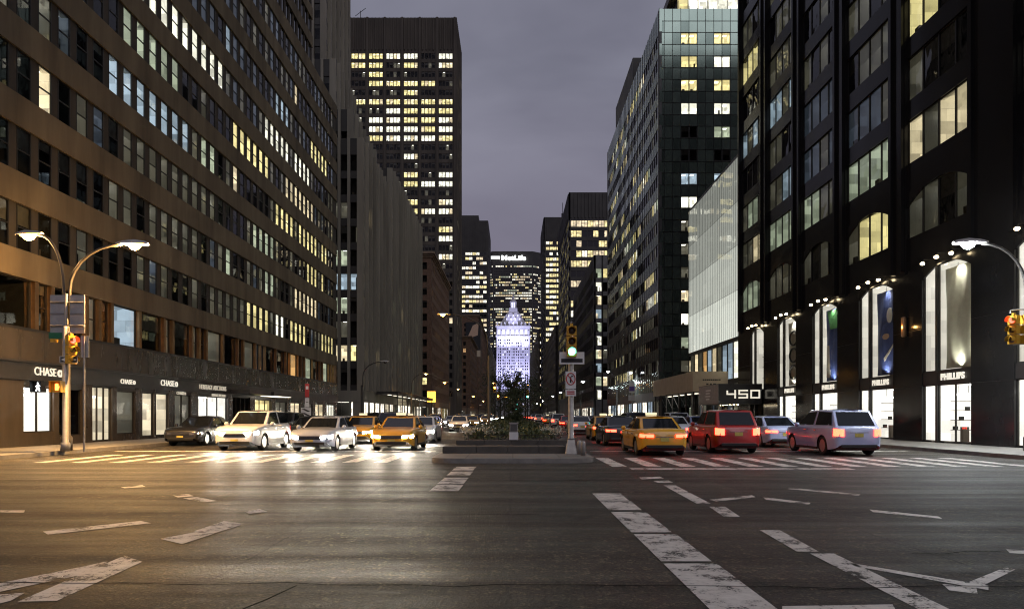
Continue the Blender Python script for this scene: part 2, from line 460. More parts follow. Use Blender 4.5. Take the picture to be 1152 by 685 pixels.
def window_raw(w, h, style, lit, frame='dark_frame', depth=0.9, gl='window_glass', var=0, arch=0.0, mull=1, setback=0.12):
    """One window: frame bars, a pane of glass, and the room behind it."""
    b = MB()
    t = min(0.05, w * 0.06)
    s0 = setback
    top = h - 0.002
    for (x0, x1, z0, z1) in ((0, t, 0, h), (w - t, w, 0, h), (t, w - t, 0, t), (t, w - t, h - t, h)):
        b.box(x0, x1, s0, s0 + 0.07, z0, z1, frame)
    if style == 'sash':
        b.box(t, w - t, s0 + 0.012, s0 + 0.062, h * 0.5 - 0.03, h * 0.5 + 0.03, frame)
    for k in range(1, mull):
        x = w * k / mull
        b.box(x - t * 0.6, x + t * 0.6, s0 - 0.01, s0 + 0.06, t, h - t, frame)
    b.poly([(t, s0 + 0.045, t), (w - t, s0 + 0.045, t), (w - t, s0 + 0.045, h - t), (t, s0 + 0.045, h - t)], gl)
    if arch > 0:            # segmental head: the corners of the opening are filled in
        n = 8
        for k in range(n):
            a0, a1 = k / n, (k + 1) / n
            f = lambda a: h - arch * (2 * a - 1) ** 2
            b.poly([(a0 * w, s0 - 0.02, f(a0)), (a1 * w, s0 - 0.02, f(a1)), (a1 * w, s0 - 0.02, h), (a0 * w, s0 - 0.02, h)], frame)
            b.poly([(a0 * w, s0 - 0.02, f(a0)), (a0 * w, s0 + 0.05, f(a0)), (a1 * w, s0 + 0.05, f(a1)), (a1 * w, s0 - 0.02, f(a1))], frame)
    rm = 'room_dark' if lit == 'dark' else 'room_' + lit
    ce = 'room_dark' if lit == 'dark' else 'ceil_' + lit
    d0, d1 = s0 + 0.08, s0 + 0.08 + depth
    x0, x1 = 0.004, w - 0.004
    b.poly([(x0, d1, 0), (x1, d1, 0), (x1, d1, h), (x0, d1, h)], rm)
    b.poly([(x0, d0, 0), (x0, d1, 0), (x0, d1, h), (x0, d0, h)], rm)
    b.poly([(x1, d1, 0), (x1, d0, 0), (x1, d0, h), (x1, d1, h)], rm)
    b.poly([(x0, d0, h), (x0, d1, h), (x1, d1, h), (x1, d0, h)], rm)
    b.poly([(x0, d1, 0), (x0, d0, 0), (x1, d0, 0), (x1, d1, 0)], 'room_floor')
    if lit != 'dark' and depth > 0.5:       # ceiling lamp and something standing on the sill or by the window
        b.box(w * 0.25, w * 0.75, d0 + depth * 0.35, d0 + depth * 0.6, h - 0.07, h - 0.012, ce)
    if lit.startswith('shop') or lit == 'gallery':       # display plinths and a wall rail in the shop
        for k in range(3):
            xx = w * (0.16 + 0.31 * k)
            b.box(xx, xx + w * 0.09, d0 + depth * (0.3 + 0.15 * k), d0 + depth * (0.42 + 0.15 * k), 0.01, h * (0.26 + 0.09 * ((k * 2) % 3)), 'room_floor')
        for k in range(4):       # shelves on the far side wall, pendant lamps, a counter
            b.box(0.01, 0.22, d0 + 0.5, d1 - 0.2, h * (0.2 + 0.17 * k), h * (0.2 + 0.17 * k) + 0.03, 'room_floor')
            b.box(0.02, 0.16, d0 + 0.6 + 0.3 * k, d0 + 0.78 + 0.3 * k, h * (0.2 + 0.17 * (k % 3)) + 0.03, h * (0.2 + 0.17 * (k % 3)) + 0.2, 'core')
        for k in range(3):
            b.box(w * (0.2 + 0.3 * k) - 0.05, w * (0.2 + 0.3 * k) + 0.05, d0 + 0.5, d0 + 0.6, h * 0.80, h * 0.84, ce)
            b.box(w * (0.2 + 0.3 * k) - 0.006, w * (0.2 + 0.3 * k) + 0.006, d0 + 0.54, d0 + 0.56, h * 0.84, h - 0.01, 'core')
        b.box(w * 0.08, w * 0.92, d1 - 0.12, d1 - 0.03, h * 0.6, h * 0.63, 'room_floor')
        b.box(w * 0.30, w * 0.42, d1 - 0.1, d1 - 0.02, h * 0.34, h * 0.56, 'core')
        b.box(w * 0.55, w * 0.8, d1 - 0.1, d1 - 0.02, h * 0.38, h * 0.53, 'room_floor')
    q = var % 4
    bl = 'blind_' + lit
    e = s0 + 0.1
    if q == 1: b.poly([(x0, e, h * 0.55), (x1, e, h * 0.55), (x1, e, h), (x0, e, h)], bl)
    if q == 2: b.poly([(x0, e, h * 0.78), (x1, e, h * 0.78), (x1, e, h), (x0, e, h)], bl)
    if var % 7 == 0 and depth > 0.5:
        b.box(w * 0.2, w * 0.5, d0 + 0.12, d0 + 0.3, 0.01, h * 0.2, 'room_floor')
    if var % 11 == 5 and depth > 0.5:
        b.box(w * 0.66, w * 0.84, d0 + 0.3, d0 + 0.45, 0.01, h * 0.45, 'core')
    return b
_wcache = {}
WINDOWS = []          # (building, name, frame, u, z, kwargs)
def want(bld, fr, u, z, w, h, style, lit, name='window', **kw):
    WINDOWS.append((bld, name, fr, u, z, (round(w, 3), round(h, 3), style, lit), kw))

def facade(bld, mb, fr, width, z0, nfl, fh, wb, wh, bays, lit, style='fixed', wall='limestone', pier=None, span_d=0.0, pier_d=0.06, thick=0.45,
           mull=1, frame='dark_frame', depth=0.9, gl='window_glass', top=0.6, u_from=0.02, piers=True):
    """Spandrels run the full width, piers stand between the windows; window openings stay open and each gets a window."""
    pier = pier or wall
    ztop = z0 + nfl * fh + top
    z = z0
    for k in range(nfl + 1):
        a = z0 + (k - 1) * fh + wb + wh if k else z0
        b = z0 + k * fh + wb if k < nfl else ztop
        if b - a > 0.01: mb.box(u_from, width, span_d, thick, a, b, wall, fr.T)
    edges = [u_from] + [e for by in bays for e in by] + [width]
    if piers:
        for i in range(0, len(edges), 2):
            if edges[i + 1] - edges[i] > 0.02:
                mb.box(edges[i] + 0.001, edges[i + 1] - 0.001, pier_d, thick - 0.02, z0 + 0.003, ztop - 0.003, pier, fr.T)
    for k in range(nfl):
        for i, (u0, u1) in enumerate(bays):
            l = lit(k, i)
            if l is None: continue
            want(bld, fr, u0, z0 + k * fh + wb, u1 - u0, wh, style, l, frame=frame, depth=depth, gl=gl, mull=mull, setback=max(span_d, pier_d) + 0.06)
def grid_bays(width, pitch, w, u0=0.4):
    n = int((width - 2 * u0 + (pitch - w)) / pitch)
    off = (width - (n - 1) * pitch - w) / 2
    return [(off + i * pitch, off + i * pitch + w) for i in range(n)]
def lit_random(seed, p, kinds, row=0.0):
    r = random.Random(seed); rows = {}
    def f(k, i):
        if k not in rows: rows[k] = (r.random() < row, r.choice(kinds))
        on, kd = rows[k]
        if on: return kd if r.random() < 0.85 else r.choice(kinds)
        return r.choice(kinds) if r.random() < p else 'dark'
    return f
def core_box(mb, x0, x1, y0, y1, z0, z1, inset=1.2):
    mb.box(x0 + inset, x1 - inset, y0 + inset, y1 - 0.3, z0, z1 - 0.02, 'core')

# ------------------------------------------------------------------ ground
road = MB('asphalt')
road.poly([(-1500, -400, 0), (1500, -400, 0), (1500, 2600, 0), (-1500, 2600, 0)])
road = tag(road.build('road'), 'dark worn asphalt of the avenue and its wide crossing', 'road', kind='structure')
KX = 17.2
BLOCKS = [(24.5, 81.5)] + [(96 + 79.7 * i, 158 + 79.7 * i) for i in range(11)]
def rounded_rect(x0, x1, y0, y1, r, corners):
    pts = []
    for (cx, cy, a0, on) in ((x1, y1, 0, corners[0]), (x0, y1, 90, corners[1]), (x0, y0, 180, corners[2]), (x1, y0, 270, corners[3])):
        if not on: pts.append((cx, cy)); continue
        sx = 1 if cx == x1 else -1; sy = 1 if cy == y1 else -1
        for k in range(7):
            a = R(a0 + 15 * k)
            pts.append((cx - sx * r + r * math.cos(a), cy - sy * r + r * math.sin(a)))
    return pts
for side in (-1, 1):
    for i, (a, b) in enumerate(BLOCKS):
        y0, y1 = a - (4.5 if i == 0 else 3.6), b + 3.6
        x0, x1 = (-90, -KX) if side < 0 else (KX, 90)
        c = (1, 0, 0, 1) if side < 0 else (0, 1, 1, 0)
        s = MB('kerb_stone'); s.prism(rounded_rect(x0, x1, y0, y1, 3.0, c), 0.002, 0.148)
        xi0, xi1 = (-90, -KX - 0.16) if side < 0 else (KX + 0.16, 90)
        s.prism(rounded_rect(xi0, xi1, y0 + 0.16, y1 - 0.16, 2.9, c), 0.1, 0.152, 'sidewalk_flags')
        tag(s.build('sidewalk'), 'grey flagstone sidewalk with stone kerb', 'sidewalk', kind='structure')
# road markings, read off the photograph and laid on the asphalt
_mk = 0
def mark(pts, name='road_marking'):
    global _mk
    _mk += 1
    z = 0.004 + (_mk % 5) * 0.0006
    b = MB('road_paint'); b.poly([(*p, z) for p in pts])
    n = Vector((pts[1][0] - pts[0][0], pts[1][1] - pts[0][1], 0)).cross(Vector((pts[2][0] - pts[1][0], pts[2][1] - pts[1][1], 0)))
    if n.z < 0: b.f[0] = b.f[0][::-1]
    b.build(name, road)
def pmark(*px): mark([gp(*p) for p in px])
pmark((-60, 668), (100, 636), (118, 632), (128, 637), (95, 646), (-60, 678))
pmark((20, 677), (64, 676), (160, 632), (140, 625), (112, 637))
pmark((-40, 676), (0, 669), (28, 667), (12, 676), (-20, 684))

pmark((48, 598), (54, 601.5), (170, 588.5), (158, 586))
pmark((218, 597.5), (240, 600), (276, 589), (252, 586))
pmark((180, 606), (205, 612), (240, 600.5), (220, 598.5))
pmark((194, 557), (212, 555.5), (218, 558), (200, 559.5)); pmark((206, 560.5), (222, 559), (244, 563.5), (228, 565))
pmark((274, 575), (292, 572.5), (301, 575.5), (280, 578))
pmark((-20, 576), (-20, 574), (28, 574), (27, 576.5)); pmark((136, 548), (160, 545.5), (164, 547.5), (140, 549))

for x in (-4.2, -5.2, -6.2, -7.2, -8.2, -9.2, -10.2, -11.4, -12.6, -13.8, -15):
    mark([(x - 0.22, 21.6), (x + 0.22, 21.6), (x + 0.22, 25.9), (x - 0.22, 25.9)])
mark([(-16.5, 28.2), (-3.2, 28.2), (-3.2, 28.55), (-16.5, 28.55)])
for (a, b_) in ((13.5, 14.75), (14.95, 16.4), (17.0, 18.2), (18.6, 19.9)):
    mark([(-1.66, a), (-1.08, a), (-1.06, b_), (-1.64, b_)])
for (a, b_) in ((4.6, 6.9), (7.0, 8.6), (8.75, 10.6), (10.8, 11.9), (12.0, 13.1)):
    mark([(1.52, a), (2.04, a), (2.06, b_), (1.52, b_)])
for (a, b_) in ((5.0, 7.4), (7.5, 8.9), (10.1, 11.2), (11.6, 14.6)):
    mark([(3.12, a), (3.36, a), (3.48, b_), (3.22, b_)])
for i in range(13):
    x = 3.1 + i * 1.0
    mark([(x - 0.2, 19.9), (x + 0.24, 19.9), (x + 0.24, 24.0), (x - 0.2, 24.0)])
mark([(3.3, 18.9), (9.5, 18.9), (9.5, 19.35), (3.3, 19.35)])
mark([(3.2, 28.2), (16.4, 28.2), (16.4, 28.55), (3.2, 28.55)])
pmark((719, 537), (722, 539), (747, 538), (742, 536)); pmark((735, 541), (740, 543), (757, 542.5), (752, 540.5))
pmark((886, 550), (966, 557.5), (968, 556), (892, 548.8))
pmark((798, 562), (806, 564), (850, 559), (846, 557)); pmark((858, 559), (862, 562), (910, 567.5), (912, 565.5))
pmark((978, 573), (982, 576), (1060, 583.5), (1056, 581)); 
pmark((954, 633), (962, 637), (1112, 664), (1112, 659)); pmark((1090, 655), (1104, 660), (1142, 641), (1132, 638)); pmark((1060, 657), (1068, 664), (1100, 668), (1098, 660))
pmark((1132, 618), (1136, 622), (1200, 626), (1196, 621)); 
pmark((880, 682), (880, 690), (1010, 690), (1004, 680))
surf('tar', (0.008, 0.008, 0.008), None, 0.9, 4, spec=0.1)
def seam(pts, w_):
    rg = random.Random(len(pts) * 31 + int(pts[0][0] * 10)); b = MB('tar'); L = []
    for (x0, y0), (x1, y1) in zip(pts[:-1], pts[1:]):
        n = max(2, int(math.hypot(x1 - x0, y1 - y0) / 0.35))
        for k in range(n): L.append((x0 + (x1 - x0) * k / n + rg.gauss(0, 0.025), y0 + (y1 - y0) * k / n + rg.gauss(0, 0.025)))
    L.append(pts[-1])
    for i in range(len(L) - 1):
        (x0, y0), (x1, y1) = L[i], L[i + 1]; d = math.hypot(x1 - x0, y1 - y0); nx, ny = -(y1 - y0) / d, (x1 - x0) / d
        a, c = w_ * rg.uniform(0.5, 1.2), w_ * rg.uniform(0.5, 1.2)
        q = [(x0 - nx * a, y0 - ny * a, 0.008), (x1 - nx * c, y1 - ny * c, 0.008), (x1 + nx * c, y1 + ny * c, 0.008), (x0 + nx * a, y0 + ny * a, 0.008)]
        b.poly(q)
    b.build('tar_seam', road)
seam([(-9, 6.2), (-2, 6.05), (3.2, 5.95), (8, 6.1)], 0.011)
seam([(-12, 15.7), (-3, 15.9), (4, 15.75), (14, 15.9)], 0.022)
seam([(-2.15, 5.0), (-1.9, 6.0)], 0.012)
seam([(-1.1, 10.2), (0.4, 10.35)], 0.012)
seam([(4.3, 7.4), (6.4, 7.6)], 0.01)
# medians: a paved nose, then planting; one per block
for i, (a, b) in enumerate(BLOCKS):
    y0, y1 = (21.3, b) if i == 0 else (a - 2, b + 2)
    pts = rounded_rect(-2.62, 2.62, y0, y1, 0.9, (1, 1, 1, 1))
    s = MB('kerb_stone'); s.prism(pts, 0.002, 0.15)
    s.prism(rounded_rect(-2.46, 2.46, y0 + 0.18, y1 - 0.18, 0.8, (1, 1, 1, 1)), 0.1, 0.154, 'sidewalk_flags')
    tag(s.build('median_island'), 'raised concrete median island in the middle of the avenue', 'median', kind='structure')

def leaves(b, fn, n, size, rng, mat):
    for _ in range(n):
        p = Vector(fn(rng)); s = size * rng.uniform(0.6, 1.35)
        a = Vector((rng.uniform(-1, 1), rng.uniform(-1, 1), rng.uniform(-0.6, 1))).normalized()
        t = a.orthogonal().normalized(); t.rotate(Matrix.Rotation(rng.uniform(0, 6.28), 3, a)); q = a.cross(t)
        b.poly([p - t * s, p - q * s * 0.45, p + t * s, p + q * s * 0.45], mat)
def hedge(y0, y1, label, n, size, z0=0.5, top=1.0):
    root = empty('planting_bed', (0, y0, 0.15), 0, label, 'planting', 'clipped plantings down the median')
    rng = random.Random(int(y0 * 7))
    L = y1 - y0
    s = MB('soil'); s.box(-2.0, 2.0, 0.1, L, z0 - 0.2, z0 - 0.1); s.build('soil', root)
    hum = [(rng.uniform(-1.8, 1.8), rng.uniform(0, L), rng.uniform(0.15, 0.5)) for _ in range(int(L * 2) + 6)]
    def fn(g):
        c = g.choice(hum)
        while True:
            x = c[0] + g.gauss(0, 0.38); y = c[1] + g.gauss(0, 0.5)
            if -2.1 < x < 2.1 and 0 < y < L: break
        return (x, y, z0 - 0.12 + (top - z0) * c[2] * 2 * g.random() ** 0.6)
    b = MB('leaf_hedge')
    leaves(b, fn, n, size, rng, 'leaf_hedge')
    leaves(b, fn, n // 3, size, rng, 'leaf_dark')
    b.build('foliage', root)
    return root
hd = hedge(25.4, 80, 'low leafy planting behind the stone planter wall at the median nose', 9000, 0.085)
fl = MB('leaf_pale'); g = random.Random(5)
def fpos(g):
    k = g.random()
    c = g.choice([(-1.75, 1.0), (-1.35, 2.6), (-1.85, 3.6), (1.75, 1.6), (-0.95, 1.8), (1.4, 3.0)])
    return (c[0] + g.gauss(0, 0.16), c[1] + g.gauss(0, 0.3), 0.75 + g.gauss(0, 0.08))
leaves(fl, fpos, 900, 0.05, g, 'leaf_pale'); tag(fl.build('flower', hd), kind='stuff')
for i, (a, b) in enumerate(BLOCKS[1:6]):
    hedge(a + 1, b - 1, '%s block of clipped planting down the median from the crossing' % ['second', 'third', 'fourth', 'fifth', 'sixth'][i], 2600, 0.17)
# two-tier stone wall round the first bed
pw = empty('planter_wall', (0, 24.2, 0.154), 0, 'low two-tiered dark stone planter wall across the median nose', 'planter')
b = MB('planter_stone')
x = -2.5
for w_ in (1.2, 1.12, 1.1, 0.95):
    b.box(x + 0.006, x + w_ - 0.006, 0, 1.2, 0, 0.24); x += w_
b.build('lower_tier', pw, bevel=0.015)
b = MB('planter_stone')
for w_, x in ((1.05, -2.12), (1.0, -1.07), (1.0, -0.07), (1.05, 0.93)):
    b.box(x + 0.006, x + w_ - 0.006, 1.21, 1.5, 0, 0.42)
b.box(-2.12, -1.86, 1.505, 56, 0, 0.42); b.box(1.72, 1.98, 1.505, 56, 0, 0.42)
b.build('upper_tier', pw, bevel=0.015)
# short iron railing loops along the edge
b = MB('pole_dark')
for k in range(26):
    x = -1.8 + k * 0.14
    b.tube([(x, 1.36, 0.42), (x, 1.36, 0.60)], 0.008, 5)
b.tube([(-1.85, 1.36, 0.61), (1.75, 1.36, 0.61)], 0.011, 5)
b.build('railing', pw)
# utility box
ub = empty('utility_box', (0.03, 25.35, 0.15), 0, 'small white and grey utility box standing in the front edge of the planting', 'utility box')
b = MB('sign_white'); b.box(-0.17, 0.17, 0.02, 0.3, 0.43, 0.72); b.build('base', ub, bevel=0.015)
b = MB('galvanised'); b.box(-0.15, 0.15, 0.03, 0.28, 0.722, 1.04); b.box(-0.18, 0.18, 0.0, 0.31, 1.042, 1.08); b.build('cabinet', ub, bevel=0.012)
b = MB('grey_frame'); b.box(-0.12, 0.12, 0.02, 0.029, 0.76, 1.01); b.build('door', ub)

#@@TREES
def tree(name, x, y, h, cr, label, seed, n=2600, leaf=0.11, cone=False, mat='leaf_dark', clear=0.25, z=0.15):
    rng = random.Random(seed)
    root = empty(name, (x, y, z), 0, label, 'tree', 'trees planted down the median' )
    b = MB('bark'); b.smooth = True
    b.tube([(0, 0, 0), (0.03, 0, h * 0.25), (-0.04, 0.05, h * 0.55), (0.02, 0, h * 0.93)], [h * 0.022, h * 0.017, h * 0.011, h * 0.003], 7)
    tips = []
    for k in range(18):
        t = rng.uniform(clear, 0.92); a = rng.uniform(0, 6.28)
        r_ = cr * ((1.05 - t) / (1.05 - clear) if cone else math.sqrt(max(0.05, 1 - ((t - 0.6) / 0.42) ** 2))) * rng.uniform(0.65, 1.0)
        p0 = Vector((0, 0, h * (t - (0.03 if cone else 0.15)))); p1 = Vector((r_ * math.cos(a), r_ * math.sin(a), h * t))
        mid = p0.lerp(p1, 0.5) + Vector((0, 0, 0.04 * h))
        b.tube([p0, mid, p1], [h * 0.009, h * 0.006, h * 0.002], 5)
        tips += [p1, mid]
    b.build('trunk', root)
    c = MB(mat)
    cl = [(t + Vector((rng.gauss(0, cr * 0.12), rng.gauss(0, cr * 0.12), rng.gauss(0, h * 0.04))), cr * rng.uniform(0.16, 0.3)) for t in tips for _ in (0, 1)]
    def fn(g):
        q, s = g.choice(cl)
        return q + Vector((g.gauss(0, s), g.gauss(0, s), g.gauss(0, s * 0.8)))
    leaves(c, fn, n, leaf, rng, mat)
    c.build('crown', root)
    return root
tree('evergreen_tree', 0.1, 47, 4.7, 0.62, 'dark bushy evergreen rising from the first median planting', 3, 3000, 0.085, cone=False, clear=0.12)
tree('shade_tree', -3.0 + 0.9, 112, 9.2, 3.2, 'thin dark tree on the second median, before the left part of the lit tower', 4, 1500, 0.16)
tree('shade_tree', 2.2, 120, 9.4, 3.2, 'thin dark tree on the second median, before the right part of the lit tower', 6, 1500, 0.16)
tree('shade_tree', 0.2, 150, 9.0, 3.0, 'small dark tree on the second median, straight before the lit tower', 8, 1500, 0.17)
tree('shade_tree', -1.2, 205, 10, 3.6, 'dark tree on the third median, furthest one before the lit tower', 9, 1200, 0.22)
#@@BUILDINGS
def rows_wall(mb, fr, width, z0, z1, rows, bays, wall, pier, span_d=0.0, pier_d=0.06, thick=0.45, u_from=0.02):
    """Wall with open window rows [(z, h)] and bays [(u0, u1)]."""
    zz = [z0] + [e for r_ in rows for e in (r_[0], r_[0] + r_[1])] + [z1]
    for i in range(0, len(zz), 2):
        if zz[i + 1] - zz[i] > 0.01: mb.box(u_from, width, span_d, thick, zz[i], zz[i + 1], wall, fr.T)
    e = [u_from] + [x for b in bays for x in b] + [width]
    for i in range(0, len(e), 2):
        if e[i + 1] - e[i] > 0.02: mb.box(e[i] + 0.001, e[i + 1] - 0.001, pier_d, thick - 0.02, z0 + 0.003, z1 - 0.003, pier, fr.T)
def building(name, label, cat='building', group=None):
    return empty(name, (0, 0, 0), 0, label, cat, group)
def ground_shops(bld, mb, fr, width, pitch, w, lits, wall, h=3.1, zt=4.6, seed=1, depth=1.6):
    """A street-level row: lit shop windows between piers under a plain fascia."""
    r = random.Random(seed)
    lits = ['street' if q in ('white', 'warm') else q for q in lits]
    bays = grid_bays(width, pitch, w)
    rows_wall(mb, fr, width, 0.15, zt, [(0.55, h - 0.55)], bays, wall, wall, 0.0, 0.08, 0.5)
    for u0, u1 in bays:
        want(bld, fr, u0, 0.55, u1 - u0, h - 0.55, 'fixed', r.choice(lits), name='shop_window', mull=2, depth=depth, gl='shop_glass', setback=0.15)

# ---- 1: the long limestone office block on the left
B1 = building('office_building', 'long limestone office block with dark window bands above dark shopfronts, nearest on the left')
w1 = MB('limestone')
fr = left_side(-21, 24.5)
W1 = 57.0
U = lambda px: yat(px, -21) - 24.5
rows = [(5.28 + 3.29 * k, 2.1 if k == 0 else 1.95) for k in range(10)]
bays = [(0.55 + 1.32 * i, 0.55 + 1.32 * i + 0.88) for i in range(42)]
rows_wall(w1, fr, W1, 7.38, 38.3, rows[1:], bays, 'limestone', 'limestone_pier', 0.0, 0.10, 0.5)
LIT1 = {0: [], 1: [(47, 52, 'dim'), (54, 59.6, 'yellow'), (60, 62.5, 'white'), (65, 70, 'yellow'), (72, 80, 'yellow')],
        2: [(40, 46, 'dim'), (58, 61, 'green'), (66, 74, 'warm')], 3: [(30.2, 31.5, 'warm'), (37, 48, 'dim'), (55, 60, 'green'), (70, 76, 'yellow')],
        4: [(35.5, 44.5, 'cool'), (46, 48, 'green'), (60, 77, 'yellow')], 5: [(37, 39, 'green'), (40, 43.5, 'green'), (51.2, 59.2, 'yellow'), (63, 72, 'warm')],
        6: [(33, 36.5, 'dimblue'), (37.6, 51.2, 'white'), (58, 70.5, 'white')], 7: [(50, 51, 'cool'), (42, 48, 'dimblue'), (60, 66, 'cool'), (71, 78, 'yellow')],
        8: [(40, 46, 'dimblue'), (48, 52, 'dimblue'), (66, 67.5, 'warm')], 9: [(44, 46, 'white'), (80, 83, 'white'), (69, 70, 'dim')]}
r1 = random.Random(11)
for k in range(1, 10):
    for i, (u0, u1) in enumerate(bays):
        Y = 24.5 + (u0 + u1) / 2
        l = 'dark'
        for a, b, s in LIT1[k]:
            if a <= Y <= b: l = s if r1.random() < 0.93 else 'dim'
        if l == 'dark':
            q = r1.random()
            l = 'dim' if q < 0.22 else 'dimblue' if q < 0.32 + (0.25 if k >= 7 else 0) else 'green' if q < 0.35 else 'warm' if q < 0.37 else 'dark'
        want(B1, fr, u0, rows[k][0], 0.88, 1.95, 'sash', l, setback=0.085)
# second floor: wide and narrow lights between bronze pilasters
w1.box(0.02, W1, 0.0, 0.5, 5.15, 5.28, 'shop_black', fr.T)
u = 0.5
pat = [2.35, 2.35, 0.72, 2.2, 0.72, 0.72]
k = 0
edges2 = []
while u < W1 - 1.2:
    w_ = min(pat[k % len(pat)], W1 - u - 0.5)
    Y = 24.5 + u + w_ / 2
    l = 'dim'
    if 36.4 < Y < 39.6: l = 'cool'
    elif 55.6 < Y < 58: l = 'cool'
    elif 64 < Y < 67.5: l = 'amber'
    elif 69 < Y < 72 or 76 < Y < 81: l = 'green'
    elif r1.random() < 0.5: l = 'dark'
    want(B1, fr, u, 5.28, w_, 2.1, 'sash' if w_ < 1 else 'fixed', l, setback=0.26, depth=2.2 if w_ > 1 else 0.9)
    edges2.append((u, u + w_))
    u += w_ + 0.34; k += 1
for i, (a, b) in enumerate(edges2):
    nx = edges2[i + 1][0] if i + 1 < len(edges2) else W1
    pil = MB('bronze'); pil.box(b + 0.05, nx - 0.05, 0.06, 0.45, 5.285, 7.375, 'bronze', fr.T); pil.build('pilaster', B1)
    w1.box(b + 0.001, nx - 0.001, 0.24, 0.48, 5.283, 7.378, 'shop_black', fr.T)
w1.box(0.03, 0.48, 0.06, 0.45, 5.283, 7.378, 'limestone', fr.T)
# polished band, fascia and shop front
w1.box(0.02, W1, -0.05, 0.5, 3.86, 5.15, 'polished_granite', fr.T)
for i in range(19):
    w1.box(i * 3.0 + 0.02, i * 3.0 + 0.035, -0.056, 0.0, 3.87, 5.14, 'shop_black', fr.T)
w1.box(0.02, W1, -0.16, 0.5, 3.76, 3.857, 'shop_black', fr.T)
fas = MB('shop_black'); fas.box(0.02, W1, -0.08, 0.5, 3.02, 3.757, 'shop_black', fr.T); fas.build('fascia', B1)
SH1 = [(29.3, 31.25, 'shop', 0.75, 2.75, 'shop_window', 2), (31.6, 33.3, 'dark', 0.55, 2.75, 'shop_window', 1), (34.1, 35.8, 'shopwarm', 0.2, 2.95, 'door', 3), (36.2, 38.0, 'dim', 0.5, 2.8, 'shop_window', 1),
       (38.7, 40.0, 'shopwarm', 0.3, 2.8, 'shop_window', 1), (40.2, 41.7, 'shopwarm', 0.3, 2.8, 'shop_window', 1), (42.4, 44.6, 'dim', 0.5, 2.8, 'shop_window', 2),
       (45.6, 50.3, 'shop', 0.3, 2.8, 'shop_window', 3), (51.2, 54.6, 'dark', 0.2, 2.9, 'door', 4), (55.6, 59.4, 'yellow', 0.3, 2.8, 'shop_window', 3), (60.4, 63.5, 'dim', 0.5, 2.7, 'shop_window', 2),
       (64.5, 67.6, 'warm', 0.5, 2.7, 'shop_window', 2), (68.6, 71.6, 'dim', 0.5, 2.7, 'shop_window', 2), (72.6, 76, 'warm', 0.5, 2.7, 'shop_window', 2), (77, 80.6, 'white', 0.5, 2.7, 'shop_window', 3)]
for Y0, Y1, l, za, zb, nm, mu in SH1:
    want(B1, fr, Y0 - 24.5, za, Y1 - Y0, zb - za, 'fixed', l, name=nm, mull=mu, depth=2.2, gl='shop_glass', setback=0.12)
    w1.box(Y0 - 24.5, Y1 - 24.5, 0.02, 0.5, 0.15, za, 'polished_granite', fr.T)
    w1.box(Y0 - 24.5, Y1 - 24.5, 0.02, 0.5, zb, 3.02, 'shop_black', fr.T)
e = [24.52] + [x for s_ in SH1 for x in s_[:2]] + [81.5]
for i in range(0, len(e), 2):
    w1.box(e[i] - 24.5 + 0.001, e[i + 1] - 24.5 - 0.001, 0.0, 0.5, 0.15, 3.018, 'polished_granite', fr.T)
w1.box(-55, -21.02, 24.52, 25.0, 0.15, 38.3, 'limestone')
w1.box(-55, -21.52, 81.0, 81.48, 0.15, 38.3, 'limestone')
w1.box(-54.5, -24.2, 25.2, 80.9, 0.15, 38.0, 'core')
w1.build('wall', B1)
b = MB('roof_tar'); b.box(-54.6, -21.4, 25.0, 81.1, 37.6, 37.75); b.build('roof', B1)
s = MB('limestone'); s.box(-50, -24.0, 30, 80.5, 37.76, 62, 'limestone_pier')
frs = left_side(-23.6, 30); rows_wall(s, frs, 50.5, 37.8, 62, [(39.5 + 3.3 * k, 1.95) for k in range(6)], grid_bays(50.5, 1.32, 0.8), 'limestone', 'limestone_pier', 0, 0.12, 0.38)
s.build('setback_storey', B1)
for k in range(6):
    for u0, u1 in grid_bays(50.5, 1.32, 0.8): want(B1, frs, u0, 39.5 + 3.3 * k, 0.8, 1.95, 'far', 'dark', setback=0.2)
# awnings
for Y0, Y1, lit in ((50.6, 55.0, False), (55.8, 60.5, True)):
    b = MB('shop_black')
    b.box(Y0 - 24.5, Y1 - 24.5, -1.5, -0.085, 3.1, 3.42, 'shop_black', fr.T)
    a = b.build('awning', B1)
    if lit:
        b = MB('canopy_lit'); b.box(Y0 - 24.3, Y1 - 24.7, -1.4, -0.3, 3.06, 3.096, 'canopy_lit', fr.T); b.build('light_strip', a)

